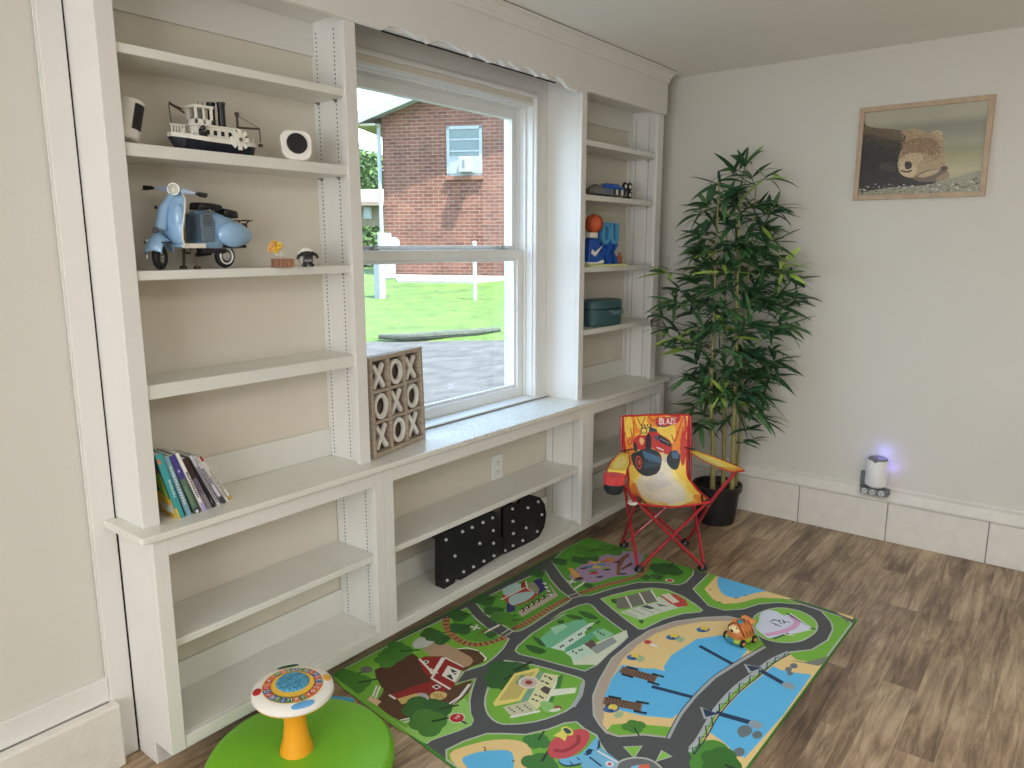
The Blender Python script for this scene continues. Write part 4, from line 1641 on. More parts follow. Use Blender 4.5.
marquee([(62, 345), (130, 318), (470, 158), (522, 178), (522, 345), (545, 342), (545, 452), (420, 530), (250, 636), (216, 626), (205, 658), (132, 700), (128, 640), (130, 360)], [(150, 357), (265, 300), (332, 270), (407, 235), (475, 203), (479, 292), (481, 380), (484, 468), (413, 505), (341, 545), (273, 580), (212, 470), (385, 382), (157, 640)], .050, .045,
        'big black marquee letter with round bulbs, nearer the round spinning toy')
marquee([(552, 140), (622, 100), (652, 112), (668, 84), (742, 44), (805, 62), (838, 110), (848, 180), (835, 260), (800, 330), (740, 368), (640, 415), (552, 455)], [(613, 140), (617, 227), (619, 312), (617, 397), (684, 361), (785, 297), (818, 180), (793, 90), (720, 132), (708, 272), (562, 430)], .062, .020,
        'black marquee letter with curved end and round bulbs, nearer the folding chair')

# ================================================================== narrow bookcase things
# teal case
za = .999
e = empty('teal_case', (2.505, .120, za), radians(-6), label='oval teal vanity case with dark lid seam and label plate on the lowest shelf', cat='case')
TEAL = mat('teal_vinyl', (58, 92, 98), .45, var=.08, bump=.2)


def oval(w, d, p, z, n=40):
    out = []
    for k in range(n):
        a = 2 * pi * k / n
        c, s = cos(a), sin(a)
        out.append((w * abs(c) ** (2 / p) * (1 if c > 0 else -1), d * abs(s) ** (2 / p) * (1 if s > 0 else -1), z))
    return out


MB().loft([oval(.118, .060, 3, 0), oval(.124, .064, 3, .004), oval(.126, .066, 3, .080)]).build('case_body', TEAL, e, smooth=True, angle=50)
MB().loft([oval(.1245, .0645, 3, .0805), oval(.1245, .0645, 3, .086)]).build('lid_seam', mat('seam_dark', (22, 34, 38), .5), e, smooth=True)
MB().loft([oval(.1268, .0668, 3, .0865), oval(.1268, .0668, 3, .116), oval(.122, .063, 3, .124), oval(.108, .052, 3, .127)]).build('lid', TEAL, e, smooth=True, angle=50)
MB().box(-.020, .090, -.0700, -.0655, .052, .074).build('label_plate', mat('plate_teal', (96, 124, 128), .4), e, bevel=.002)
MB().ring((-.016, -.071, .062), (-.016, -.0735, .062), .008, n=14).build('clasp', CHR, e, bevel=.001)

# basketball display: sneaker, ball and block letters on a base
zb_ = 1.285
e = empty('sneaker_display', (2.50, .090, zb_), radians(-8), label='blue and white toy sneaker stand with block letters and orange ball on top', cat='display')
NB = mat('royal_blue', (34, 86, 176), .4)
SB = mat('sky_blue', (84, 156, 200), .4)
LIME = mat('pale_lime', (206, 214, 150), .5)
MB().box(-.175, .105, -.045, .055, 0, .010).build('base_plate', LIME, e, bevel=.001)


def block_word(word, x, z, s, m, y0, y1, ww, sz=.0137):
    mb = MB()
    for i, c in enumerate(word):
        for st_ in FONT[c]:
            for k in range(len(st_) - 1):
                (a, b), (c_, d) = st_[k], st_[k + 1]
                dx, dz = (c_ - a) * s, (d - b) * sz
                l = sqrt(dx * dx + dz * dz)
                M = Matrix.Translation((x + i * s * 5.4 + a * s, 0, z + b * sz)) @ Matrix.Rotation(-atan2(dz, dx), 4, 'Y')
                mb.box(-ww / 2, l + ww / 2, y0 + .0004 * k, y1 - .0004 * k, -ww / 2, ww / 2, 0, M)
    return mb


block_word('DU', -.036, .112, .0112, NB, -.012, .010, .017).build('letters_upper', [SB], e)
block_word('NK', -.044, .018, .0112, NB, -.012, .010, .017).build('letters_lower', [NB], e)
bx('letter_backing', NB, -.048, .070, .011, .018, .010, .200, e)
# upright sneaker, toe to the floor
MB().prism([(-.165, .010), (-.100, .010), (-.070, .022), (-.060, .040), (-.075, .075), (-.085, .110), (-.092, .128), (-.130, .132), (-.150, .120), (-.158, .070)], 'y', -.026, .026).build('sneaker_upper', NB, e, bevel=.006, seg=3)
MB().prism([(-.172, .010), (-.060, .012), (-.050, .028), (-.064, .030), (-.105, .020), (-.172, .022)], 'y', -.030, .030).build('sneaker_sole', WPL, e, bevel=.003)
MB().prism([(-.150, .060), (-.120, .046), (-.080, .082), (-.068, .096), (-.090, .084), (-.122, .066), (-.140, .080)], 'y', -.030, -.0262).build('side_stripe', WPL, e, bevel=.001)
MB().box(-.150, -.095, -.020, .020, .132, .156).build('ball_mount', WPL, e, bevel=.002)
bl_ = MB().ball((-.100, 0, .196), .044, 24, 16)
bl_.build('basketball', mat('ball_orange', (196, 88, 48), .6, var=.08, bump=.3), e, smooth=True)
sm = MB()
for rot in ((0, 0), (90, 0), (0, 90)):
    M = Matrix.Translation((-.100, 0, .196)) @ Matrix.Rotation(radians(24), 4, 'Y') @ Matrix.Rotation(radians(rot[0]), 4, 'X') @ Matrix.Rotation(radians(rot[1] + 20), 4, 'Z')
    sm.torus((0, 0, 0), .0438, .0014, 'x', 40, 6, 0, M)
sm.build('ball_seams', BLK, e)
MB().box(.074, .096, -.020, .0, .0105, .048).ball((.085, -.010, .055), .009, 10, 8).build('brown_figure_block', mat('brick_brown', (150, 96, 74), .6), e, bevel=.002)

# blue toy racer lying on the shelf below the top one
zc_ = 1.604
e = empty('toy_racer', (2.575, .100, zc_), radians(-4), label='blue and grey toy racing machine with stacked black and white wheels at one end', cat='toy vehicle')
MB().prism([(-.20, .012), (-.02, .010), (.06, .010), (.06, .030), (-.02, .036), (-.10, .040), (-.20, .030)], 'y', -.035, .035).build('chassis', GREYP, e, bevel=.003)
MB().loft([orng(-.11, .024, .030, .052, 14), orng(-.08, .034, .026, .066, 14), orng(.0, .034, .028, .066, 14), orng(.05, .024, .030, .054, 14)]).build('blue_body', NB, e, smooth=True, angle=60)
MB().loft([orng(-.22, .018, .014, .034, 12), orng(-.16, .026, .012, .058, 12), orng(-.12, .024, .014, .052, 12)]).build('nose', mat('nose_grey', (112, 106, 96), .5), e, smooth=True, angle=60)
for i in range(5):
    MB().box(-.058 + i * .022, -.048 + i * .022, -.0375, -.0352, .014, .038, M=Matrix.Translation((0, 0, 0))).build('side_vent', [BLK, WPL][i % 2], e)
MB().torus((-.105, -.030, .036), .016, .006, 'y', 20, 8).build('intake_ring', NB, e, smooth=True)
for x in (.080, .120):
    for z in (.021, .060):
        MB().torus((x, -.006, z), .0130, .0072, 'y', 20, 8).build('wheel', TYRE, e, smooth=True)
        MB().torus((x, -.011, z), .0075, .0022, 'y', 18, 6).ring((x, -.008, z), (x, -.013, z), .003, n=10).build('wheel_rim', WPL, e, smooth=True)
MB().box(.05, .125, -.004, .004, .037, .043).build('rear_axle', BLK, e)

# ================================================================== play rug
CR = {'A': (330, 620, 6.4), 'B': (430, 570, 6.4), 'C': (550, 545, 6.4), 'D': (440, 648, 6.4), 'E': (580, 648, 6.4), 'F': (700, 560, 6.4), 'G': (540, 540, 3.2)}
RZ = .0035


def Q(c, *pts):
    ox, oy, s = CR[c]
    out = []
    for a, b in pts:
        p = at(ox + a / s, oy + b / s, 'z', RZ)
        out.append((p.x, p.y))
    return out


def Qp(s):
    """'A 10,20 30,40 B 5,5' -> floor points"""
    out = []
    c = 'A'
    for w in s.split():
        if w in CR:
            c = w
        else:
            a, b = w.split(',')
            out += Q(c, (float(a), float(b)))
    return out


GR, GR2, GRD, DKG = (122, 184, 62), (140, 200, 78), (76, 136, 50), (54, 102, 48)
ROAD, KERB, SAND, SEA = (84, 87, 87), (190, 196, 184), (238, 208, 142), (98, 190, 238)
rug = empty('play_rug', (0, 0, 0), label='green printed road map play rug with streets, barn, bay and bridge on the floor', cat='rug')
RC = [(.757, .058), (2.264, .026), (2.218, -1.208), (.60, -1.165)]


def on_rug(x, y, d=.0045):
    """keep the print on the mat"""
    for i in range(4):
        a, b = RC[i], RC[(i + 1) % 4]
        ex_, ey_ = b[0] - a[0], b[1] - a[1]
        l = sqrt(ex_ * ex_ + ey_ * ey_)
        nx, ny = ey_ / l, -ex_ / l          # inward, the corners run clockwise
        s_ = (x - a[0]) * nx + (y - a[1]) * ny
        if s_ < d:
            x += nx * (d - s_)
            y += ny * (d - s_)
    return x, y




def roundq(c, r, n=6):
    out = []
    for i in range(4):
        p, a, b = Vector(c[i]), Vector(c[i - 1]), Vector(c[(i + 1) % 4])
        u, v = (a - p).normalized(), (b - p).normalized()
        s_, e_ = p + u * r, p + v * r
        for k in range(n + 1):
            t = k / n
            out.append(tuple((s_ * (1 - t) ** 2 + p * 2 * t * (1 - t) + e_ * t * t)))
    return out


def inset(c, d):
    m = Vector((sum(p[0] for p in c) / 4, sum(p[1] for p in c) / 4))
    return [tuple(Vector(p) + (m - Vector(p)).normalized() * d * 1.41) for p in c]


MB().prism(roundq(RC, .03), 'z', 0.0003, RZ - .0004).build('rug_base', mat('rug_backing', (52, 110, 40), .95), rug)
def rug_pt(x, y, h):
    if len(ar.mb.v) > 60:
        x, y = on_rug(x, y)
    return Vector((x, y, RZ - .0003 + h))


ar = Art(rug_pt, .000004)
inner = roundq(inset(RC, .008), .026)
ar.poly(roundq(RC, .03), (70, 138, 48))
ar.poly(inner, ROAD)


def island(pts, fill=GR, curve=2, w=.006):
    pts = smoothpoly(pts, True, curve) if curve > 1 else pts
    ar.poly(pts, fill)
    ar.line(pts, w, KERB, closed=True)
    return pts


def blob(s, col, k=3):
    ar.poly(smoothpoly(Qp(s), True, k), col)


def flat(s, col):
    ar.poly(Qp(s), col)


def ln(s, w, col, closed=False):
    ar.line(Qp(s), w, col, closed)


def tree(c, x, y, s, rot=0, col=GRD):
    """tree lying on the print: crown blobs and a trunk"""
    (u, v), = Q(c, (x, y))
    for dx, dy, r in ((0, 0, .036), (.028, .012, .026), (-.026, .010, .026), (.004, .026, .026)):
        a, b = dx * cos(rot) - dy * sin(rot), dx * sin(rot) + dy * cos(rot)
        ar.disc(u + a * s, v + b * s, r * s, col, 14)
    ar.line([(u, v), (u + .055 * s * sin(rot), v - .055 * s * cos(rot))], .007 * s, (36, 60, 34), keep=True)
    ar.k += 1


def cypress(s):
    blob(s, DKG, 2)


# island: barn and left end
xl = [(.757 - .007 + .004, .05)]
i1 = Qp('B 236,240 290,308 360,368 440,418 505,438 470,500 420,550 350,605 225,645 A 860,325 800,408 935,372 905,450 892,520 898,600 916,640 900,672 820,708 700,748 640,772 625,790')
i1 += [(.700, -.33), (.708, -.25), (.735, -.03), (.752, .035), (.775, .050), (.95, .046)]
island(i1, GR, 1)
ar.poly(Qp('A 330,620 430,690 560,768 610,790 640,772 700,748 820,708 900,672 916,640 898,600 892,540 860,500 760,560 620,640 480,690'), (150, 206, 104))
# brown yard round the barn
blob('A 290,330 420,300 620,300 760,420 905,385 880,470 760,560 640,560 520,620 440,640 330,570 300,520 345,440', (94, 66, 46), 3)
blob('A 810,190 880,188 950,200 990,250 970,275 900,300 850,325 800,260', (94, 66, 46))
flat('A 590,180 665,110 900,235 918,262 895,290 810,320 720,230 640,230', (182, 156, 126))
blob('A 528,150 560,118 620,102 680,112 640,160 580,180 540,178', (196, 202, 196))
flat('A 285,318 530,212 565,240 600,330 655,385 390,475 330,430 292,360', (84, 54, 40))
flat('A 390,475 655,385 760,440 690,470 620,470 420,505', (146, 42, 40))
flat('A 560,250 610,232 720,232 850,300 800,410 770,445 655,385 600,330', (150, 42, 40))
ln('A 572,248 640,320 655,345', .008, (236, 232, 226))
ln('A 655,345 720,240', .008, (236, 232, 226))
ln('A 650,372 770,442', .008, (236, 232, 226))
ln('A 650,372 735,240', .008, (236, 232, 226))
ln('A 735,240 850,298', .006, (236, 232, 226))
ln('A 640,310 690,340', .006, (236, 232, 226))
flat('A 755,290 840,325 800,400 715,355', (236, 234, 228))
flat('A 770,310 822,332 800,352 770,330', (40, 50, 52))
flat('A 760,340 790,356 785,385 745,358', (40, 50, 52))
ln('A 760,300 800,395', .006, (236, 234, 228))
ln('A 835,328 720,358', .006, (236, 234, 228))
ar.disc(*Q('A', (615, 268))[0], .010, (240, 238, 230))
ar.disc(*Q('A', (615, 268))[0], .006, (40, 40, 42))
flat('A 650,425 685,412 712,428 680,444', (240, 238, 230))
flat('A 662,426 684,418 702,429 680,438', (60, 40, 40))
ln('A 378,478 420,505', .008, (236, 232, 226))
flat('A 425,505 555,468 592,505 455,545', (204, 178, 112))
ln('A 425,505 455,545', .005, (60, 40, 34))
ln('A 455,545 592,505', .005, (60, 40, 34))
blob('A 560,470 610,470 635,500 610,530 580,510', (180, 176, 176))
blob('A 640,480 680,455 740,465 745,490 700,512 650,505', (216, 186, 120))
for k in range(3):
    ln('A %d,%d %d,%d' % (660 + 22 * k, 470, 690 + 18 * k, 500), .004, (160, 128, 70))
# fences
for s in ('A 750,545 830,490 890,410', 'A 450,640 525,625', 'A 470,655 535,640', 'A 320,425 290,500', 'A 300,420 272,490', 'A 960,205 1000,245 985,260', 'A 815,185 880,178 950,196'):
    ln(s, .006, (238, 238, 232))
for s in ('A 785,540 850,480', 'A 850,480 905,405'):
    ln(s, .003, (238, 238, 232))
flat('A 258,488 330,520 300,548 240,512', (232, 200, 160))
# trees
for c, x, y, s, r, col in (('A', 100, 360, 1.0, 1.1, GRD), ('A', 180, 400, 1.2, 1.0, (74, 130, 48)), ('A', 380, 250, 1.0, .9, GRD), ('A', 450, 200, 1.2, .8, (70, 128, 50)), ('A', 660, 90, .9, .9, (60, 104, 44)), ('A', 720, 120, .8, .8, DKG), ('A', 600, 570, 1.3, .9, (60, 110, 50)), ('A', 700, 570, 1.1, 1.0, DKG), ('A', 650, 650, 1.3, 1.0, (74, 130, 50)), ('B', 190, 290, .9, .9, DKG), ('B', 200, 375, 1.0, 1.4, DKG)):
    tree(c, x, y, s, r, col)
blob('A 195,310 230,295 270,308 265,330 225,340 200,330', (110, 112, 108))
ar.disc(*Q('A', (812, 626))[0], .024, (236, 232, 226))
ar.disc(*Q('A', (812, 626))[0], .021, (192, 40, 40))
u0, v0 = Q('A', (812, 626))[0]
for i, ch_ in enumerate('STOP'):
    for st_ in FONT[ch_]:
        ar.line([(u0 + (.0018 * (a + i * 5.2 - 9.5)) * .85 - .0012 * (b - 3) * .55, v0 + .0018 * (a + i * 5.2 - 9.5) * -.15 * -1 + .0016 * (b - 3)) for a, b in st_], .0014, (244, 240, 236), keep=True)
    ar.k += 1
ln('A 840,645 875,665', .006, (50, 54, 50))
# railway loop inside the barn island
rr_ = smoothpoly(Qp('B 105,305 104,350 122,395 165,437 222,466 290,478 360,470 425,448 485,432'), False, 4)
ar.line(rr_, .028, (176, 124, 84))
ar.k += 1
for i in range(0, len(rr_) - 1, 2):
    a, b = Vector(rr_[i]), Vector(rr_[i + 1])
    d = (b - a).normalized()
    nn = Vector((-d.y, d.x)) * .012
    ar.line([tuple(a + nn), tuple(a - nn)], .0055, (60, 44, 34), keep=True)
ar.k += 1
blob('B 150,320 230,270 330,350 440,420 380,455 280,455 200,430 150,380', (88, 156, 52))
for c, x, y, s, r, col in (('B', 195, 290, .9, .9, DKG), ('B', 205, 372, .9, 1.4, DKG), ('B', 395, 412, .5, .8, DKG)):
    tree(c, x, y, s, r, col)


def crossing(c, x, y):
    p, = Q(c, (x, y))
    for a in (radians(20), radians(110)):
        ar.line([(p[0] - .02 * cos(a), p[1] - .02 * sin(a)), (p[0] + .02 * cos(a), p[1] + .02 * sin(a))], .008, (240, 240, 234), keep=True)
    ar.k += 1


crossing('B', 290, 368)
for k in range(6):
    ln('B %d,%d %d,%d' % (352 + 16 * k, 405 - 8 * k, 366 + 16 * k, 385 - 8 * k), .005, (238, 238, 232))
ln('B 455,412 505,378', .006, KERB)
ln('B 480,425 530,392', .006, KERB)
flat('B 308,398 365,375 370,388 318,412', (122, 96, 62))

# island: fire house between the two lanes
i3 = Qp('B 296,214 350,278 420,328 500,374 540,394 582,388 650,350 770,270 880,208 902,188 880,165 830,130 770,60 738,2 640,40 500,105 400,155')
island(i3, (92, 160, 54), 1)
for c, x, y, s, r, col in (('B', 360, 190, 1.0, 1.2, DKG), ('B', 420, 262, .9, 1.2, DKG), ('B', 470, 305, 1.0, 1.0, (74, 130, 50)), ('B', 525, 325, .8, 1.0, (80, 140, 44)), ('B', 690, 20, .8, 1.2, DKG)):
    tree(c, x, y, s, r, col)
rr_ = smoothpoly(Qp('B 530,378 590,352 680,300 770,243 850,198 890,178'), False, 4)
ar.line(rr_, .026, (176, 124, 84))
ar.k += 1
for i in range(0, len(rr_) - 1, 1):
    a, b = Vector(rr_[i]), Vector(rr_[i + 1])
    d = (b - a).normalized()
    nn = Vector((-d.y, d.x)) * .011
    ar.line([tuple(a + nn), tuple(a - nn)], .005, (60, 44, 34), keep=True)
ar.k += 1
flat('B 560,270 790,150 760,80 820,165 590,300', (188, 176, 158))
flat('B 455,165 610,100 640,118 700,150 655,190 560,230 495,215', (176, 64, 58))
blob('B 465,130 500,100 560,85 600,105 540,150 480,162', (176, 206, 204), 3)
blob('B 505,180 560,150 650,138 668,155 620,195 540,225 510,215', (176, 206, 204), 3)
ln('B 455,190 610,112', .006, (232, 230, 222))
ln('B 612,70 625,120 690,150', .006, (232, 230, 222))
flat('B 582,85 608,68 608,108 585,122', (160, 40, 38))
blob('B 625,85 680,85 700,120 680,150 640,120', (150, 150, 118))
flat('B 490,210 545,235 545,262 492,275', (60, 58, 116))
flat('B 660,70 712,48 745,120 690,165 700,120', (58, 56, 118))
for k in range(6):
    x, y = 575 + 33 * k, 252 - 20 * k
    flat('B %d,%d %d,%d %d,%d %d,%d' % (x, y, x + 20, y - 12, x + 34, y + 8, x + 14, y + 20), (70, 30, 30))
    flat('B %d,%d %d,%d %d,%d %d,%d' % (x + 6, y + 4, x + 14, y - 1, x + 20, y + 8, x + 12, y + 13), (222, 226, 218))
for k in range(4):
    flat('B %d,%d %d,%d %d,%d' % (715 + 12 * k, 85 + 24 * k, 745 + 12 * k, 80 + 24 * k, 742 + 12 * k, 98 + 24 * k), (222, 222, 226))

# island: play park at the far end
i4 = Qp('C 12,106 80,200 140,270 200,328 262,322 400,278 560,240 700,240 820,257 868,240 915,190 930,150')
i4 = i4 + [(2.262, -.40), (2.262, .015), (2.05, .022)]
island(i4, (88, 158, 52), 1)
blob('C 120,200 200,130 330,70 470,40 600,60 560,150 540,190 400,205 300,240 200,235', (170, 146, 178), 3)
flat('C 115,145 145,150 205,210 160,222', (222, 168, 76))
blob('C 160,215 190,205 215,210 195,226 165,226', (60, 44, 70))
flat('C 430,100 470,70 500,52 510,70 480,90 450,150 452,190 425,195', (130, 88, 66))
flat('C 455,150 520,110 528,128 460,162', (110, 70, 54))
for x, y, col in ((230, 115, (210, 120, 70)), (250, 140, (60, 130, 170)), (290, 110, (220, 180, 70)), (300, 140, (210, 190, 80)), (330, 125, (80, 150, 190)), (350, 150, (150, 180, 60)), (400, 100, (210, 130, 80)), (270, 165, (90, 160, 80)), (380, 90, (190, 150, 70)), (280, 180, (190, 60, 60)), (350, 105, (200, 110, 60))):
    p, = Q('C', (x, y))
    ar.disc(p[0], p[1], .022, col, 10, ry=.012, rot=-.6)
ar.k += 1
for x, y in ((215, 150), (318, 205), (365, 158), (430, 110), (470, 185)):
    p, = Q('C', (x, y))
    ar.disc(p[0], p[1], .017, (64, 50, 84), 12, keep=True, ry=.009, rot=-.6)
ar.k += 1
for c, x, y, s, r, col in (('C', 70, 105, .8, 1.2, DKG), ('C', 200, 95, .9, 1.2, DKG), ('C', 280, 85, .7, 1.2, DKG), ('C', 400, 30, 1.3, 1.2, GRD), ('C', 250, 40, 1.3, 1.0, GRD), ('C', 750, 150, 1.5, 1.6, (50, 96, 44)), ('C', 700, 140, 1.0, 1.6, (50, 96, 44)), ('C', 610, 205, .6, 1, DKG), ('C', 690, 205, .6, 1, DKG), ('C', 250, 262, .5, 1, DKG)):
    tree(c, x, y, s, r, col)
rr_ = smoothpoly(Qp('C 190,310 250,292 340,262 430,238 520,215 580,190 620,130 640,70 610,45'), False, 4)
ar.line(rr_, .026, (176, 124, 84))
ar.k += 1
for i in range(0, len(rr_) - 1, 1):
    a, b = Vector(rr_[i]), Vector(rr_[i + 1])
    d = (b - a).normalized()
    nn = Vector((-d.y, d.x)) * .011
    ar.line([tuple(a + nn), tuple(a - nn)], .005, (60, 44, 34), keep=True)
ar.k += 1
crossing('C', 138, 235)
for k in range(5):
    ln('C %d,%d %d,%d' % (152 + 14 * k, 290 - 9 * k, 166 + 14 * k, 270 - 9 * k), .005, (238, 238, 232))
ln('C 110,330 175,308', .006, KERB)
ln('C 130,345 200,325', .006, KERB)
ar.disc(*Q('C', (766, 228))[0], .018, (236, 226, 220))
ar.disc(*Q('C', (766, 228))[0], .013, (190, 70, 56))

# island: green apartments
i5 = Qp('C 240,375 190,386 80,430 0,480 B 870,280 760,340 650,410 560,490 546,518 572,540 700,570 850,612 990,648 C 300,768 370,700 450,635 497,590 490,565 400,500 320,440 270,388')
island(i5, (100, 168, 56), 1)
flat('C 130,695 490,545 497,590 370,700 300,768 150,768', (218, 226, 200))
flat('C 250,660 400,590 430,620 300,700', (150, 160, 152))
flat('B 705,440 760,390 860,345 980,310 1010,345 850,470 775,500 740,495', (120, 196, 152))
flat('B 770,370 850,345 880,365 800,415', (166, 218, 184))
flat('B 775,500 1020,342 C 290,495 220,560 B 1024,490 855,520', (212, 232, 216))
flat('B 860,525 C 100,660 310,525 330,560 130,690 B 880,545', (96, 176, 134))
flat('C 95,690 215,640 280,690 170,745', (200, 228, 204))
flat('C 270,560 340,535 410,570 320,620', (150, 206, 164))
flat('C 215,635 270,605 300,640 260,665', (110, 84, 78))
for k in range(5):
    for j in range(2):
        x, y = 60 + 58 * k + j * 14, 650 - 38 * k - j * 8
        flat('C %d,%d %d,%d %d,%d %d,%d' % (x, y, x + 10, y - 6, x + 18, y + 5, x + 8, y + 11), (52, 62, 60))
for x, y in ((300, 555), (318, 565), (336, 572), (140, 680), (160, 690), (180, 672), (196, 668)):
    flat('C %d,%d %d,%d %d,%d %d,%d' % (x, y, x + 9, y - 5, x + 16, y + 6, x + 7, y + 11), (52, 62, 60))
for s in ('B 610,485 640,480 720,505 745,525 700,540 640,520', 'B 655,432 690,435 735,478 738,492 700,480', 'C 180,425 230,428 290,455 310,475 260,475 210,455', 'C 100,450 150,455 210,475 190,480 130,470', 'B 870,290 920,290 985,310 940,318', 'C 45,490 80,480 90,500 60,505'):
    cypress(s)

# island: car park and diner
i6 = Qp('C 325,345 400,322 520,292 650,276 750,286 850,330 930,380 976,418 960,430 850,440 720,478 600,540 570,540 500,490 400,410')
island(i6, GR2, 1)
flat('C 415,345 640,290 690,360 600,380 480,410 430,410', (124, 124, 112))
flat('C 690,330 860,395 800,410 690,440 580,480 450,430 600,385 690,365', (212, 220, 196))
flat('C 700,320 800,315 870,355 885,390 820,400 760,370', (198, 76, 66))
flat('C 710,320 760,310 830,365 790,375', (226, 222, 196))
for s in ('C 485,330 525,405', 'C 570,308 612,378', 'C 645,288 690,358'):
    ln(s, .007, (238, 238, 230))
for k in range(4):
    ln('C %d,%d %d,%d' % (470 + 52 * k, 425 - 12 * k, 560 + 52 * k, 462 - 12 * k), .005, (150, 172, 156))
for s in ('C 580,395 620,385 670,408 640,412', 'C 680,375 720,385 760,395 700,392'):
    flat(s, (76, 88, 86))
cypress('C 390,350 420,345 425,375 400,370')
cypress('C 570,480 600,485 590,505 572,498')

# island: town hall
i7 = Qp('D 400,90 450,85 600,110 750,150 900,195 920,230 900,300 850,375 750,430 600,475 450,490 370,480 310,430 288,360 300,280 340,180')
i7s = island(i7, GR, 2)
ar.line(Qp('D 915,225 900,300 850,378'), .014, (176, 184, 186))
tree('D', 470, 150, 1.6, 1.4, DKG)
tree('D', 405, 205, 1.2, 1.4, DKG)
flat('D 340,355 475,165 632,126 638,160 515,340 350,375', (236, 222, 124))
flat('D 372,340 485,180 610,150 500,325', (206, 190, 110))
flat('D 515,340 638,140 665,165 560,345 515,360', (128, 178, 144))
flat('D 560,345 665,160 770,180 690,335 600,410 575,360', (226, 226, 174))
flat('D 400,380 560,340 620,395 460,440', (206, 208, 172))
ln('D 450,445 640,405', .010, (238, 240, 226))
ln('D 765,180 685,345', .006, (238, 240, 226))
flat('D 480,230 520,170 560,190 600,260 545,260 510,235', (110, 164, 128))
ar.disc(*Q('D', (568, 222))[0], .034, (232, 222, 206), 18)
ar.disc(*Q('D', (568, 222))[0], .026, (206, 186, 170), 18)
ar.disc(*Q('D', (568, 222))[0], .012, (150, 60, 50), 12)
for (x, y) in ((675, 180), (700, 190), (655, 212), (680, 222), (710, 198), (612, 300), (640, 308), (595, 328), (620, 338), (655, 318), (690, 228)):
    flat('D %d,%d %d,%d %d,%d %d,%d' % (x - 8, y - 5, x + 10, y + 1, x + 8, y + 10, x - 9, y + 4), (44, 40, 40))
for k in range(3):
    for j in range(3):
        x, y = 440 + 50 * k + j * 16, 385 - 8 * k + j * 16 - 4 * j
        flat('D %d,%d %d,%d %d,%d' % (x - 6, y - 3, x + 9, y - 3, x + 7, y + 9), (44, 40, 40))
flat('D 640,265 670,245 712,262 690,300 660,285', (90, 78, 70))
flat('D 705,268 875,255 865,290 700,312', (232, 238, 214))
flat('D 755,185 790,170 770,260 740,262', (70, 130, 60))
flat('D 690,345 715,312 735,315 720,350', (70, 130, 60))
blob('D 640,350 700,345 730,375 700,415 660,400', (150, 206, 120))
ar.disc(*Q('D', (755, 386))[0], .012, (160, 60, 50), 10)
blob('D 700,400 760,385 770,400 720,412', (230, 236, 222))

# island: pond and look-out tower along the near edge
i8 = Qp('D 40,655 150,600 300,550 400,550 550,556 700,520 800,482 872,474 925,520 1000,560 E 130,615 180,690 190,730 180,800 150,900')
i8 += [(.80, -.80), (.668, -.80), (.690, -.52)]
island(i8, GR, 1)
blob('D 60,680 200,620 330,592 470,590 560,620 590,680 580,760 540,860 300,900 150,800', SAND, 3)
blob('D 140,715 220,675 330,658 440,660 470,700 470,780 430,870 300,860 200,790', SEA, 3)
for x, y in ((285, 640), (290, 655), (470, 725)):
    ar.disc(*Q('D', (x, y))[0], .004, (110, 90, 60), 6)
tree('D', 630, 590, .8, 1.8, (70, 132, 60))
tree('D', 650, 730, 1.0, 1.8, (66, 126, 56))
# tower: round blue deck, red roof, viewing glass (a plain tower, seen from above)
blob('D 760,720 900,690 1010,590 1024,640 1000,700 900,750 800,762', (36, 60, 96), 3)
flat('D 900,745 1024,640 E 130,640 260,735 330,800 60,860', (120, 190, 226))
blob('D 765,712 900,680 1000,575 1010,620 985,690 900,738 800,750', (116, 192, 230), 3)
for k in range(4):
    ln('D %d,%d %d,%d' % (830 + 45 * k, 728 - 26 * k, 850 + 45 * k, 750 - 30 * k), .004, (50, 90, 130))
blob('D 690,650 720,590 800,545 900,520 955,545 950,600 900,660 820,705 740,710 700,690', (206, 84, 90), 3)
ar.line(smoothpoly(Qp('D 730,655 800,660 880,610 885,560'), False, 4), .012, (168, 60, 66))
ar.k += 1
flat('D 725,565 790,520 815,560 800,598 765,575', (232, 224, 110))
blob('D 775,515 810,505 850,530 848,560 810,560 785,540', (232, 224, 110), 3)
blob('D 788,520 812,515 838,535 832,550 808,548', (52, 84, 84), 3)
flat('D 930,665 955,645 975,655 968,680 940,690', (36, 60, 96))
ln('E 60,700 140,760', .006, (40, 70, 110))
ln('E 110,660 250,740', .006, (230, 236, 236))
ar.disc(*Q('E', (190, 745))[0], .012, (232, 232, 236), 10)
ar.disc(*Q('E', (190, 745))[0], .006, (206, 80, 96), 8)
# roundabout and little triangles
rb = smoothpoly(Qp('E 245,738 330,706 430,712 500,750 540,810 500,900 300,920 230,820'), True, 3)
ar.poly(rb, (110, 114, 114))
ar.line(rb, .006, KERB, closed=True)
flat('E 365,752 445,746 440,790 350,790', (226, 110, 80))
flat('E 330,760 380,750 360,800 310,800', (130, 196, 226))
for s in ('E 280,636 396,629 345,706', 'E 525,660 586,695 485,730'):
    p = Qp(s)
    ar.poly(p, GR2)
    ar.line(p, .006, KERB, closed=True)

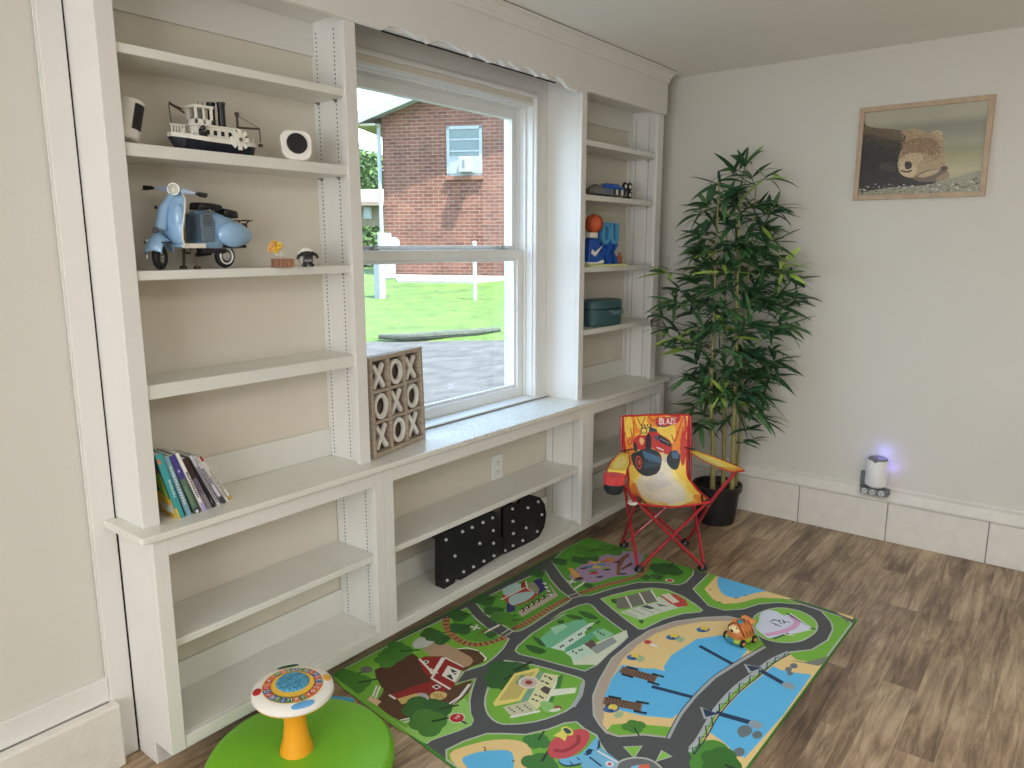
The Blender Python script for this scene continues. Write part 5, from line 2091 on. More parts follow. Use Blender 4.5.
# island: the bay
i9 = Qp('G 720,345 640,392 560,442 500,500 450,562 412,634 330,625 250,630 212,618 190,592 172,562 170,500 190,450 230,380 290,330 350,290 430,262 520,249 600,245 680,262 690,300')
ar.poly(i9, (186, 170, 152))
ar.line(i9, .006, KERB, closed=True)
flat('G 705,345 640,382 560,432 500,490 450,550 412,628 330,618 250,622 214,608 200,590 205,560 205,510 225,450 265,380 315,335 370,300 440,276 520,262 600,260 670,268 685,300', SAND)
flat('G 230,592 290,588 420,600 409,630 330,620 250,626 214,610', GR)
flat('G 400,420 395,408 420,370 470,338 500,318 580,306 620,325 665,352 640,382 560,432 500,490 450,550 424,572 330,564 262,548 215,520 205,505 228,448 262,400 330,412 365,412', SEA)
flat('G 660,300 690,300 722,344 672,358 640,330', GR)
for s in ('G 510,340 616,398', 'G 358,470 488,504'):
    ln(s, .017, (34, 62, 96))
for a, b, x0, y0, x1, y1 in ((0, 0, 258, 415, 372, 447), (0, 0, 202, 514, 326, 537)):
    p, q = Q('G', (x0, y0), (x1, y1))
    ar.line([p, q], .040, (150, 118, 96))
    P_, Q_ = Vector(p), Vector(q)
    d = (Q_ - P_).normalized()
    nn = Vector((-d.y, d.x)) * .02
    for k in range(1, 12):
        c = P_ + (Q_ - P_) * k / 12
        ar.line([tuple(c + nn), tuple(c - nn)], .004, (96, 72, 58), keep=True)
    ar.k += 1
    for t in (.25, .97):
        for s in (-1, 1):
            c = P_ + (Q_ - P_) * t + nn * 1.25 * s
            ar.line([tuple(c - d * .018), tuple(c + d * .022)], .011, (32, 42, 56), keep=True)
    ar.k += 1
for x, y in ((300, 376), (522, 288), (228, 542), (425, 312)):
    p, = Q('G', (x, y))
    ar.disc(p[0], p[1], .026, (60, 110, 170), 14, ry=.018, rot=-.6)
    ar.disc(p[0] + .01, p[1], .016, (232, 210, 80), 12, ry=.014)
    ar.disc(p[0] - .008, p[1] - .004, .009, (40, 80, 140), 10)
for x, y in ((322, 382), (252, 560), (450, 320)):
    p, = Q('G', (x, y))
    ar.disc(p[0], p[1], .020, (170, 196, 150), 12, ry=.012)
ar.disc(*Q('G', (345, 328))[0], .014, (200, 60, 60), 8)
flat('G 350,330 375,338 378,345 355,340', (240, 236, 230))
tree('G', 302, 602, .7, -.7, GRD)

# island: right side, lake, ring green, lower bay
i10 = Qp('G 546,104 490,158 540,212 590,226 650,222 700,206 760,201 840,208 900,228 932,264 937,288 920,322 870,352 800,360 740,392 690,432 622,480 560,550 520,620 478,666 490,690 510,730 520,768')
i10 += [(.98, -.98), (1.00, -1.168), (1.15, -1.172), (2.16, -1.198), (2.186, -1.17), (2.262, -.62)]
island(i10, GR, 1)
flat('G 570,112 526,158 555,192 590,206 640,202 700,186 760,188 820,188 735,168', SAND)
blob('G 575,120 568,140 578,165 600,182 640,184 690,170 725,160 640,132', SEA, 3)
flat('G 568,118 590,118 728,158 722,164 690,168 600,150', SEA)
for x, y in ((545, 160), (625, 187), (632, 186), (658, 178), (575, 200)):
    ar.disc(*Q('G', (x, y))[0], .005, (90, 84, 70), 6)
flat('G 925,216 1000,240 1006,246 1000,256 985,250', SAND)
flat('G 928,218 950,228 990,258 985,266 955,240', (120, 128, 112))
# lower bay right of the bridge
flat('G 800,366 745,398 700,436 632,488 570,556 530,625 498,680 540,690 600,700 650,740 700,680 790,570 860,470 900,402 880,394 820,384', SAND)
flat('G 770,382 850,392 925,372 905,398 890,404 800,386', (128, 134, 120))
flat('G 745,404 705,440 640,490 580,556 540,615 590,650 620,680 655,700 700,650 780,560 870,432 800,424 765,415', SEA)
flat('G 498,684 530,640 580,680 640,722 600,768 500,768', GR)
for x, y, r in ((795, 415, .016), (812, 404, .018), (655, 612, .030), (695, 625, .020), (637, 680, .022), (650, 622, .018), (800, 428, .014)):
    p, = Q('G', (x, y))
    ar.disc(p[0], p[1], r, (110, 122, 128), 10, ry=r * .65)
for s, w in (('G 690,410 782,462', .020), ('G 540,548 672,585', .022)):
    ln(s, w, (34, 62, 96))
for x, y in ((795, 467), (690, 592)):
    ar.disc(*Q('G', (x, y))[0], .020, (150, 168, 176), 12)
for c, x, y, s, r, col in (('G', 560, 705, 1.5, 0, (84, 148, 56)), ('G', 590, 720, 1.3, 0, (60, 116, 46))):
    tree(c, x, y, s, r, col)
# bridge edge and its lattice truss
ed = Qp('G 795,360 740,385 688,425 622,475 560,545 520,615 480,680')
e2 = Qp('G 800,366 748,396 700,438 636,490 574,560 534,630 492,688')
ar.line(smoothpoly(ed, False, 3), .013, (180, 188, 190))
ar.k += 1
ar.line(smoothpoly(e2, False, 3), .004, (30, 52, 76))
ar.k += 1
eds, e2s = smoothpoly(ed, False, 4), smoothpoly(e2, False, 4)
zz = []
for i in range(len(eds)):
    zz.append(eds[i] if i % 2 else e2s[i])
ar.line(zz, .004, (30, 52, 76))
ar.k += 1
ar.line(smoothpoly(Qp('G 720,343 640,390 560,440 500,498 450,560 410,636'), False, 3), .010, (176, 184, 186))
ar.k += 1
ar.line(smoothpoly(Qp('G 716,338 636,385 556,436 494,496 444,558 404,634'), False, 3), .003, (30, 52, 76))
ar.k += 1
for s, t in (('G 652,398 715,410 668,428', 'G 660,402 712,410 676,422'), ('G 512,535 575,560 525,575', 'G 520,540 572,558 530,568')):
    flat(s, (180, 188, 190))
    flat(t, (40, 56, 90))

# round island with the pink pavilion
i12 = smoothpoly(Qp('G 700,235 760,218 830,228 878,256 885,290 842,322 780,330 715,316 685,285 682,256'), True, 3)
ar.poly(i12, GR2)
ar.line(i12, .006, KERB, closed=True)
blob('G 705,238 725,226 752,228 775,240 800,250 850,282 862,290 745,314 720,308 690,282 700,262', (222, 228, 240), 3)
flat('G 700,262 745,250 800,240 868,282 750,312 715,300', (222, 226, 240))
ar.line(smoothpoly(Qp('G 722,305 770,296 810,280 822,262 800,245'), False, 4), .022, (224, 170, 206))
ar.k += 1
for s in ('G 735,262 750,258', 'G 740,266 760,272', 'G 745,254 765,262', 'G 765,256 770,270 785,262', 'G 775,256 785,268', 'G 788,262 800,266', 'G 750,272 772,278'):
    ln(s, .005, (60, 60, 80))
ln('G 790,236 880,288', .009, (44, 66, 60))
ln('G 800,236 868,282', .006, (238, 240, 240))
ln('G 745,318 795,300', .010, (50, 104, 60))
ln('G 780,302 815,308', .007, (232, 226, 200))
ar.build('rug_print', attr_mat('rug_ink', .62, .03, 180, .1, .0), rug)



# ================================================================== folding chair for a child
RED = mat('red_tube', (164, 30, 42), .3, coat=.3)
REDF = mat('red_binding', (190, 34, 40), .7)
ca = radians(-48)
CX = Vector((cos(ca), sin(ca), 0))          # to the sitter's left, seen from the room
CO = Vector((2.276, -.369, .0036))
chair = empty('folding_chair', CO, ca, label='red framed folding camp chair for a child, printed with flames and a monster truck', cat='chair')
# local frame: x across, y back, z up


def smoothcurve(pts, k=6):
    pts = [Vector(p) for p in pts]
    out = []
    n = len(pts)
    for i in range(n - 1):
        p0, p1, p2, p3 = pts[max(0, i - 1)], pts[i], pts[i + 1], pts[min(n - 1, i + 2)]
        for q in range(k):
            t = q / k
            out.append(0.5 * (2 * p1 + (p2 - p0) * t + (2 * p0 - 5 * p1 + 4 * p2 - p3) * t * t + (3 * p1 - p0 - 3 * p2 + p3) * t ** 3))
    out.append(pts[-1])
    return out


FX, FY = .139, .137
SX = .150
zs_ = .300
tubes = {
    'front_cross_tube': [((-FX, -FY, .012), (SX, -.128, zs_)), ((FX, -FY - .010, .012), (-SX, -.138, zs_))],
    'rear_cross_tube': [((-FX, FY, .012), (SX - .01, .118, zs_ - .02)), ((FX, FY + .010, .012), (-SX + .01, .128, zs_ - .02))],
    'side_cross_tube': [((-FX - .006, -FY, .012), (-SX - .004, .130, .300)), ((-FX - .016, FY, .012), (-SX - .014, -.130, .300)), ((FX + .006, -FY, .012), (SX + .004, .130, .300)), ((FX + .016, FY, .012), (SX + .014, -.130, .300))],
}
for nm, lst in tubes.items():
    for a, b in lst:
        MB().tube([a, b], .0074, 10).build(nm, RED, chair, smooth=True)
# back posts carry on up from the side tubes, arm posts lean out and forward
for s in (-1, 1):
    MB().tube(smoothcurve([(s * (SX + .004), .130, .300), (s * (SX + .012), .160, .380), (s * (SX + .012), .190, .605)], 4), .0074, 10).build('back_post', RED, chair, smooth=True)
    MB().tube(smoothcurve([(s * (SX + .014), -.130, .300), (s * (SX + .045), -.150, .360), (s * (SX + .100), -.165, .440)], 4), .0074, 10).build('arm_post', RED, chair, smooth=True)
for x, y in ((-FX, -FY), (FX, -FY), (-FX - .006, FY), (FX + .006, FY)):
    MB().lathe([(0, 0), (.019, 0), (.021, .005), (.017, .016), (.010, .024), (0, .026)], 14, cx=x, cy=y).build('foot', BLK, chair, smooth=True)
for x, y in ((0, -.137), (0, .125)):
    MB().ring((x, y - .012, .141), (x, y + .012, .141), .004, n=10).build('rivet', CHR, chair)
for s in (-1, 1):
    MB().lathe([(0, 0), (.012, 0), (.013, .016), (.008, .022), (0, .022)], 12, cx=s * SX, cy=-.133).build('corner_cap', BLK, chair, smooth=True).location.z = zs_ - .006
    MB().ring((s * SX * .97, -.146, zs_ - .008), (s * SX * .97, -.154, zs_ - .008), .004, n=10).build('rivet', CHR, chair)

# cloth: one sling from the top of the back to the front of the seat
prof = [(.192, .606, .158), (.186, .56, .158), (.176, .50, .156), (.160, .44, .150), (.140, .385, .140), (.112, .335, .136), (.070, .316, .146), (.015, .306, .152), (-.050, .308, .156), (-.105, .312, .158), (-.140, .311, .156), (-.150, .307, .154)]
pc = smoothcurve(prof, 8)
NU, NVv = 96, len(pc)


def sling(u, i):
    """u from -1 to 1 across, i along the curve"""
    y, z, w = pc[i]
    t = i / (NVv - 1)
    sag = (1 - u * u)
    sy = .020 * sag * (1 - t)
    sz = -.030 * sag * max(0, min(1, (t - .30) * 2.4)) * (1 - max(0, t - .85) * 3)
    w2 = w * (1 - .03 * sin(pi * t * 3))
    rip = .0016 * sin(u * 9 + t * 14) * sin(t * 11 + u * 3)
    return Vector((u * w2, y + sy + rip, z + sz + rip))


# inks laid on (u, t): u across -1..1, t 0 top .. 1 front
YE, OR, RE, LY = (246, 208, 84), (238, 142, 50), (206, 56, 44), (250, 232, 160)
shapes = []


def S_(pts, col, k=3):
    shapes.append((smoothpoly(pts, True, k) if k > 1 else pts, col))


def elps(cx, cy, rx, ry, col, n=22, rot=0):
    shapes.append(([(cx + rx * cos(2 * pi * q / n) * cos(rot) - ry * sin(2 * pi * q / n) * sin(rot) * 2.2, cy + rx * cos(2 * pi * q / n) * sin(rot) / 2.2 + ry * sin(2 * pi * q / n) * cos(rot)) for q in range(n)], col))


base_c = YE
for x, y, rx, ry, c in ((-.62, .05, .30, .13, OR), (-.80, .10, .12, .10, YE), (-.45, .02, .16, .10, YE), (.05, .05, .30, .06, OR), (.75, .12, .20, .16, RE), (.78, .12, .10, .12, OR), (.55, .08, .16, .08, OR), (-.78, .26, .22, .10, OR), (-.55, .24, .12, .10, YE), (.62, .26, .20, .12, OR), (.40, .14, .22, .09, YE), (-.1, .20, .26, .10, YE), (.86, .25, .10, .12, RE), (0, .3, .5, .1, YE)):
    elps(x, y, rx, ry, c)
for pts in ([(-.55, .02), (-.42, .09), (-.28, .02)], [(-.78, .10), (-.74, .16), (-.86, .19)], [(-.95, .13), (-.84, .22), (-.70, .16), (-.66, .05)], [(-.2, .02), (-.05, .06), (.12, .02)], [(.50, .16), (.60, .20), (.72, .12), (.82, .03)], [(.84, .10), (.80, .24), (.90, .30)]):
    sp = smoothpoly(pts, False, 5)
    for a, b in zip(sp[:-1], sp[1:]):
        d = Vector((b[0] - a[0], (b[1] - a[1]) * 3)).normalized()
        nx, ny = -d.y * .014, d.x * .014 / 3
        shapes.append(([(a[0] + nx, a[1] + ny), (b[0] + nx, b[1] + ny), (b[0] - nx, b[1] - ny), (a[0] - nx, a[1] - ny)], (190, 60, 40)))
# smoke and seat flames
S_([(-.88, .60), (-.80, .46), (-.4, .40), (.10, .34), (.35, .30), (.55, .38), (.80, .50), (.86, .62), (.80, .72), (.50, .84), (.05, .87), (-.40, .86), (-.74, .76)], (248, 228, 140))
S_([(-.74, .56), (-.60, .44), (-.25, .40), (.10, .36), (.35, .32), (.50, .42), (.66, .58), (.58, .70), (.40, .78), (.05, .82), (-.30, .80), (-.62, .70)], (238, 230, 206))
S_([(-.5, .52), (-.1, .42), (.15, .40), (.30, .44), (.36, .52), (.0, .56), (-.3, .60)], (224, 220, 208))
S_([(-.3, .62), (.1, .60), (.4, .60), (.3, .68), (-.1, .74), (-.4, .70)], (244, 238, 220))
for x, y, rx, ry, c in ((-.82, .62, .12, .12, OR), (-.86, .74, .12, .10, RE), (-.66, .86, .20, .06, OR), (-.3, .90, .22, .05, OR), (.1, .92, .22, .05, YE), (.5, .88, .24, .06, OR), (.82, .80, .12, .10, OR), (.9, .92, .12, .06, RE), (-.8, .96, .2, .04, RE), (-.15, .975, .4, .022, RE), (.4, .97, .25, .025, OR), (.84, .62, .10, .08, YE), (-.2, .80, .14, .035, YE), (.3, .80, .16, .035, LY)):
    elps(x, y, rx, ry, c)
# a plain monster truck: red body, dark glass, huge tyres
S_([(-.70, .185), (-.52, .155), (-.30, .160), (-.18, .135), (.02, .125), (.12, .150), (.38, .185), (.50, .215), (.52, .250), (.38, .290), (.10, .275), (-.10, .250), (-.45, .255), (-.66, .245), (-.72, .215)], (196, 44, 46))
S_([(-.70, .215), (-.62, .205), (-.58, .235), (-.60, .262), (-.70, .258)], (40, 44, 52))
shapes.append(([(-.44, .108), (-.24, .108), (-.24, .150), (-.44, .150)], (40, 40, 48)))
shapes.append(([(-.41, .116), (-.28, .116), (-.28, .142), (-.41, .142)], (240, 214, 110)))
for k in range(4):
    shapes.append(([(-.44 + .09 * k, .085), (-.40 + .09 * k, .085), (-.37 + .09 * k, .108), (-.41 + .09 * k, .108)], (46, 46, 54)))
shapes.append(([(-.18, .105), (.06, .125), (.05, .140), (-.18, .140)], (60, 66, 84)))
S_([(-.28, .17), (-.18, .150), (-.12, .20), (-.16, .262), (-.32, .262)], (34, 36, 44))
S_([(-.48, .175), (-.38, .180), (-.36, .205), (-.44, .225), (-.50, .200)], (236, 190, 120))
S_([(.12, .158), (.36, .190), (.49, .222), (.44, .238), (.20, .215), (.10, .190)], (36, 40, 48))
for k in range(4):
    shapes.append(([(.16 + .07 * k, .178 + .009 * k), (.21 + .07 * k, .186 + .009 * k), (.20 + .07 * k, .194 + .009 * k), (.15 + .07 * k, .186 + .009 * k)], (130, 136, 146)))
shapes.append(([(.04, .238), (.26, .262), (.25, .270), (.03, .246)], (226, 220, 214)))
S_([(.0, .165), (.08, .172), (.07, .198), (-.01, .190)], (50, 70, 120))
# big tyre
TY, TB = (34, 42, 54), (70, 112, 146)
S_([(-.80, .285), (-.60, .262), (-.30, .250), (.0, .262), (.16, .300), (.17, .345), (.08, .395), (-.10, .425), (-.36, .430), (-.56, .418), (-.72, .380), (-.80, .330)], TY, 4)
for k in range(7):
    x = -.44 + .08 * k
    S_([(x, .272 + .004 * k), (x + .09, .268 + .008 * k), (x + .14, .31 + .006 * k), (x + .10, .33 + .005 * k), (x + .05, .30 + .004 * k)], TB)
    S_([(x + .02, .345 + .003 * k), (x + .10, .340 + .004 * k), (x + .12, .375 - .002 * k), (x + .04, .38 - .002 * k)], (52, 76, 98))
elps(-.585, .340, .105, .048, (206, 84, 62))
elps(-.585, .340, .078, .036, (74, 44, 50))
elps(-.570, .340, .045, .020, (196, 96, 66))
S_([(.40, .285), (.50, .262), (.66, .268), (.76, .300), (.76, .350), (.66, .392), (.50, .388), (.36, .350), (.34, .312)], TY, 4)
for k in range(3):
    S_([(.50 + .07 * k, .275), (.57 + .07 * k, .275), (.62 + .05 * k, .315), (.54 + .06 * k, .32)], TB)
S_([(.20, .280), (.28, .288), (.34, .330), (.28, .345), (.22, .32)], (214, 206, 196))
# word mark
S_([(.04, .050), (.34, .026), (.74, .020), (.70, .060), (.60, .080), (.30, .104), (.06, .100)], (58, 62, 92))
S_([(.06, .042), (.34, .024), (.74, .014), (.66, .076), (.10, .096)], (198, 52, 48))
for i, ch_ in enumerate('BLAZE'):
    for st_ in FONT[ch_]:
        for (a, b), (c_, d) in zip(st_[:-1], st_[1:]):
            p = Vector((.14 + i * .105 + a * .018, .084 - b * .0070 - .0020 * i))
            q = Vector((.14 + i * .105 + c_ * .018, .084 - d * .0070 - .0020 * i))
            dd = (q - p)
            nn = Vector((-dd.y * 3, dd.x / 3))
            l = sqrt((dd.x) ** 2 + (dd.y * 3) ** 2) or 1
            nn = Vector((-dd.y * 3 / l * .011, dd.x / l * .011 / 3))
            shapes.append(([tuple(p + nn), tuple(q + nn), tuple(q - nn), tuple(p - nn)], (236, 226, 220)))


def inside(px, py, poly):
    res = np.zeros(px.shape, bool)
    n = len(poly)
    for i in range(n):
        x1, y1 = poly[i]
        x2, y2 = poly[(i + 1) % n]
        c = ((y1 > py) != (y2 > py)) & (px < (x2 - x1) * (py - y1) / ((y2 - y1) if y2 != y1 else 1e-9) + x1)
        res ^= c
    return res


def printed_sheet(name, surf, nu, nv, base, shapes, m, parent, thick=.002, edge=None):
    """surf(u, t) -> point; every little face takes the ink printed there"""
    us = np.linspace(-1, 1, nu + 1)
    ts = np.linspace(0, 1, nv + 1)
    mb = MB()
    mb.c = []
    for t in ts:
        for u in us:
            mb.v.append(surf(float(u), float(t)))
    cu, ct = np.meshgrid((us[:-1] + us[1:]) / 2, (ts[:-1] + ts[1:]) / 2)
    colr = np.zeros(cu.shape + (4,))
    colr[:] = lin(base)
    for poly, c in shapes:
        msk = inside(cu, ct, poly)
        colr[msk] = lin(c)
    if edge:
        colr[(np.abs(cu) > edge[0]) | (ct < edge[1]) | (ct > edge[2])] = lin(edge[3])
    for j in range(nv):
        for i in range(nu):
            a = j * (nu + 1) + i
            mb.f.append([a, a + 1, a + nu + 2, a + nu + 1])
            mb.m.append(0)
            mb.c.append(tuple(colr[j, i]))
    o = mb.build(name, m, parent, solid=thick)
    for p in o.data.polygons:
        p.use_smooth = True
    return o


CLOTH = attr_mat('chair_cloth', .45, .04, 40, .25)


def sling_s(u, t):
    f = t * (NVv - 1)
    i = min(NVv - 2, int(f))
    return sling(u, i).lerp(sling(u, i + 1), f - i)


printed_sheet('seat_cloth', sling_s, 130, 190, base_c, shapes, CLOTH, chair, .0022, (.955, .012, .99, (190, 34, 42)))
# binding along both long edges
for s in (-1, 1):
    MB().tube([sling(s, i) + Vector((0, 0, 0)) for i in range(NVv)], .0048, 8).build('edge_binding', REDF, chair, smooth=True)
MB().tube([sling(-1 + 2 * k / 16, 0) for k in range(17)], .0045, 8).build('edge_binding', REDF, chair, smooth=True)
MB().tube([sling(-1 + 2 * k / 16, NVv - 1) for k in range(17)], .0045, 8).build('edge_binding', REDF, chair, smooth=True)
# arm rests
arm_sh = [([(-.8, .2), (.0, .1), (.6, .3), (.3, .7), (-.5, .8)], (250, 226, 130)), (smoothpoly([(-.9, .75), (-.2, .7), (.5, .8), (.8, .95), (-.6, .98)]), OR), (smoothpoly([(-.1, .72), (.5, .80), (.2, .90), (-.4, .84)]), (244, 190, 80)), (smoothpoly([(.4, .02), (.9, .1), (.8, .35), (.55, .2)]), (244, 196, 70))]
R0, R1 = Vector((.158, .130, .452)), Vector((.262, -.178, .447))
# the right arm lies flat and wide


def arm_r(u, t):
    c = R0.lerp(R1, t)
    w = .020 + .026 * min(1, t * 2.2) - .018 * max(0, t - .85) * 6
    d = Vector((.95, .31, 0))
    return c + d * (u * w) + Vector((0, 0, -.010 * sin(pi * t) * (1 - u * u)))


printed_sheet('arm_rest', arm_r, 30, 60, YE, arm_sh, CLOTH, chair, .003, (.86, .0, .97, (190, 34, 42)))
L0, L1 = Vector((-.158, .125, .452)), Vector((-.258, -.165, .452))


def arm_l(u, t):
    c = L0.lerp(L1, t)
    w = .020 + .024 * min(1, t * 2.0)
    d = Vector((.95, -.31, 0))
    return c + d * (u * w) + Vector((0, 0, -.010 * sin(pi * t) * (1 - u * u) - (.022 * max(0, t - .88) * 8)))


printed_sheet('arm_rest', arm_l, 30, 60, YE, arm_sh[:1], CLOTH, chair, .003, (.86, .0, .97, (190, 34, 42)))
# cup pocket with a printed wheel hanging at the left arm's end
pk = []
ctr = Vector((-.268, -.178, 0))
dxx = Vector((.95, -.31, 0))
dyy = Vector((.31, .95, 0))
pocket = MB().loft([[tuple(ctr + dxx * (.046 * cos(a) * f_) + dyy * (.034 * sin(a) * f_) + Vector((0, 0, z))) for a in [2 * pi * k / 24 for k in range(24)]] for z, f_ in ((.408, .95), (.447, 1.0))])
pocket.build('cup_pocket', mat('pocket_red', (214, 70, 70), .6, var=.25, scale=26), chair, smooth=True, angle=60)
MB().loft([[tuple(ctr + dxx * (.046 * cos(a) * f_) + dyy * (.034 * sin(a) * f_) + Vector((0, 0, z))) for a in [2 * pi * k / 24 for k in range(24)]] for z, f_ in ((.366, .62), (.380, .86), (.4075, .94))]).build('pocket_net', mat('pocket_dark', (40, 44, 48), .7, var=.2, scale=30), chair, smooth=True, angle=60)
MB().lathe([(0, 0), (.016, 0), (.022, .006), (.022, .012), (0, .014)], 18, cx=-.176, cy=-.135).build('strap_disc', WPL, chair, smooth=True).location.z = .300
for s in (-1, 1):
    MB().tube([sling(s * .93, NVv - 22) + Vector((0, 0, .008)), sling(s * .80, NVv - 8) + Vector((0, 0, .006))], .004, 8, flat=.4).build('webbing', BLK, chair)
MB().tube([(.120, .130, .470), (.170, .120, .462)], .007, 8, flat=.4).build('webbing', BLK, chair)
MB().tube([(-.120, .125, .470), (-.170, .115, .462)], .007, 8, flat=.4).build('webbing', BLK, chair)

# ================================================================== bamboo in a black pot
PB = Vector((2.862, -.372, 0))
pl_ = empty('potted_bamboo', PB, 0, label='tall artificial bamboo plant with many dark leaves in a black pot in the corner', cat='plant')
PT = mat('pot_black', (24, 25, 27), .45)
MB().lathe([(0, 0), (.088, 0), (.092, .004), (.112, .165), (.121, .168), (.124, .196), (.121, .200), (.112, .200), (.110, .172), (0, .170)], 36).build('pot', PT, pl_, smooth=True)
MB().lathe([(0, .171), (.108, .171), (.108, .174), (0, .178)], 28).build('soil', mat('soil', (34, 28, 22), .95, bump=1, bscale=90), pl_)
CANE = mat('bamboo_cane', (150, 142, 88), .5, var=.18, scale=14, stretch=(1, 1, 6))


def planep(px, py, dd=0.0):
    """point at a pixel on the upright plane through the plant, dd metres further off"""
    n = Vector((PB.x - CAM.x, PB.y - CAM.y, 0)).normalized()
    p = atp(px, py, PB + n * dd, n)
    return p - PB


random.seed(21)
canes = [([(712.5, 488), (713, 440), (711, 400), (714, 330), (716, 250), (719, 182)], -.03, .0135), ([(723, 489), (724.5, 430), (724, 380), (725, 300), (727, 230)], .03, .0120), ([(732, 488), (734, 430), (736, 360), (737, 300), (739, 225), (741, 185)], -.02, .0140), ([(736, 485), (742, 400), (744, 320), (752, 240), (756, 185)], .05, .0095)]
canepts = []
for pts, dd, r in canes:
    P3 = [planep(a, b, dd) for a, b in pts]
    P3[0].z = .174
    sp = smoothcurve(P3, 6)
    mb = MB()
    rs = []
    pp = []
    L = 0
    nextn = .05
    for i in range(len(sp)):
        f_ = i / (len(sp) - 1)
        rad = r * (1 - .78 * f_)
        pp.append(sp[i])
        rs.append(rad)
    mb.tube(pp, rs, 12)
    # nodes
    for i in range(2, len(sp) - 1, 3):
        d = (sp[i + 1] - sp[i]).normalized()
        mb.tube([sp[i] - d * .004, sp[i], sp[i] + d * .004], [rs[i] * 1.02, rs[i] * 1.16, rs[i] * 1.02], 12)
    mb.build('cane', CANE, pl_, smooth=True, angle=50)
    canepts.append((sp, rs))


def leafmat(name, c, sub):
    m = mat(name, c, .42, var=.22, scale=5)
    b = m.node_tree.nodes['Principled BSDF']
    b.inputs['Subsurface Weight'].default_value = 0
    return m


LD, LM, LL = leafmat('leaf_dark_green', (50, 86, 56), 0), leafmat('leaf_mid_green', (78, 118, 70), 0), leafmat('leaf_lime', (164, 194, 92), 0)
leaves = MB()
twigs = MB()


def leaf(o, d, L, w, m, droop):
    d = d.normalized()
    side = d.cross(Vector((0, 0, 1)))
    if side.length < .1:
        side = Vector((1, 0, 0))
    side.normalize()
    up = side.cross(d).normalized()
    tw = random.uniform(-.8, .8)
    side = side * cos(tw) + up * sin(tw)
    n = 6
    vs = []
    for i in range(n + 1):
        t = i / n
        p = o + d * (L * t) + Vector((0, 0, -droop * L * t * t))
        ww = w * (sin(pi * min(1, t * .93 + .07)) ** .75) * (1 - t * .25) if i < n else 0.0002
        vs += [p - side * ww, p + up * (-.12 * ww) * 1.5, p + side * ww]
    fs = []
    for i in range(n):
        a = i * 3
        fs += [(a, a + 1, a + 4, a + 3), (a + 1, a + 2, a + 5, a + 4)]
    # keep clear of the wall and the bookcase
    wx = XW - PB.x - .012
    for v in vs:
        if v.x > wx:
            v.x = wx - random.uniform(0, .01)
        if PB.y + v.y > -.03 and PB.x + v.x < 3.06 and .0 < v.z < .72:
            v.y = -.035 - PB.y
        if PB.y + v.y > .025 and PB.x + v.x < 3.0 and v.z > .7:
            v.y = .022 - PB.y
    leaves.add(vs, fs, m)


def cluster(px, py, n=8, L=.115, lime=0.0, dd=None, bias=(0, 0, 0), link=True):
    dd = random.uniform(-.10, .09) if dd is None else dd
    o = planep(px, py, dd)
    o.x = min(o.x, XW - PB.x - .05)
    if link:
        # thin twig back to the nearest cane
        best = None
        for sp, rs in canepts:
            for q in sp[3:]:
                d_ = (q - o).length + (0 if q.z < o.z + .02 else .15)
                if best is None or d_ < best[0]:
                    best = (d_, q)
        q = best[1]
        mid = (q + o) / 2 + Vector((0, 0, -.01))
        twigs.tube(smoothcurve([q, mid, o], 3), [.003, .003, .0026, .0022, .002, .0018, .0015], 5)
        out = (o - q)
    else:
        out = Vector((0, 0, 1))
    out = (out.normalized() if out.length > .02 else Vector((0, 0, 0))) * .7
    for k in range(n):
        a = 2 * pi * k / n + random.uniform(-.4, .4)
        e_ = random.uniform(-.35, .75)
        d = Vector((cos(a) * cos(e_), sin(a) * cos(e_), sin(e_))) + out + Vector(bias)
        m = 2 if random.random() < lime * 1.3 else (1 if random.random() < .35 else 0)
        leaf(o + Vector((random.uniform(-.008, .008), random.uniform(-.008, .008), random.uniform(-.012, .012))), d, L * random.uniform(.75, 1.25), .0125 * random.uniform(.75, 1.2), m, random.uniform(.05, .55))


main = [(719, 182, 0), (735, 172, 0), (752, 178, 0), (765, 178, .4), (745, 165, 0), (708, 205, 0), (703, 212, 0), (725, 198, 0), (740, 205, 0), (758, 205, 0), (768, 212, 0), (705, 232, 0), (714, 222, 0), (730, 228, 0), (748, 232, 0), (762, 228, 0), (775, 208, 0), (704, 252, .1), (722, 250, .3), (738, 248, 0), (752, 252, 0), (766, 245, 0), (771, 242, .4), (708, 268, .4), (725, 272, .5), (742, 268, 0), (757, 272, 0), (770, 268, 0),
        (696, 282, 0), (712, 288, 0), (730, 290, 0), (746, 290, 0), (760, 288, 0), (784, 262, .7), (782, 272, .4), (790, 280, 0), (778, 292, 0), (668, 272, .5), (680, 290, 0), (676, 302, 0), (692, 300, 0), (706, 306, 0), (722, 308, 0), (742, 308, 0), (756, 306, 0), (768, 304, 0),
        (784, 308, 0), (796, 300, 0), (778, 322, 0), (786, 328, 0), (770, 330, .2), (662, 318, 0), (668, 328, 0), (676, 338, .4), (684, 350, .4), (692, 332, 0), (700, 345, 0), (712, 330, 0), (724, 326, .8), (738, 330, 0), (752, 326, 0), (762, 340, .5), (772, 350, 0),
        (696, 362, 0), (708, 370, 0), (720, 352, .2), (735, 352, 0), (750, 356, 0), (764, 366, 0), (774, 362, 0), (690, 378, 0), (704, 386, 0), (720, 380, 0), (742, 378, 0), (756, 382, 0), (768, 376, 0), (698, 396, .1), (712, 402, .2), (722, 394, .7), (746, 396, 0), (758, 398, 0), (694, 408, 0), (704, 414, 0), (718, 412, 0), (736, 410, 0), (752, 412, 0), (762, 418, 0), (700, 424, 0), (716, 424, 0), (748, 428, 0)]
for px, py, lm in main:
    cluster(px, py, random.choice((8, 9, 10)), .132 if py < 420 else .09, lm)
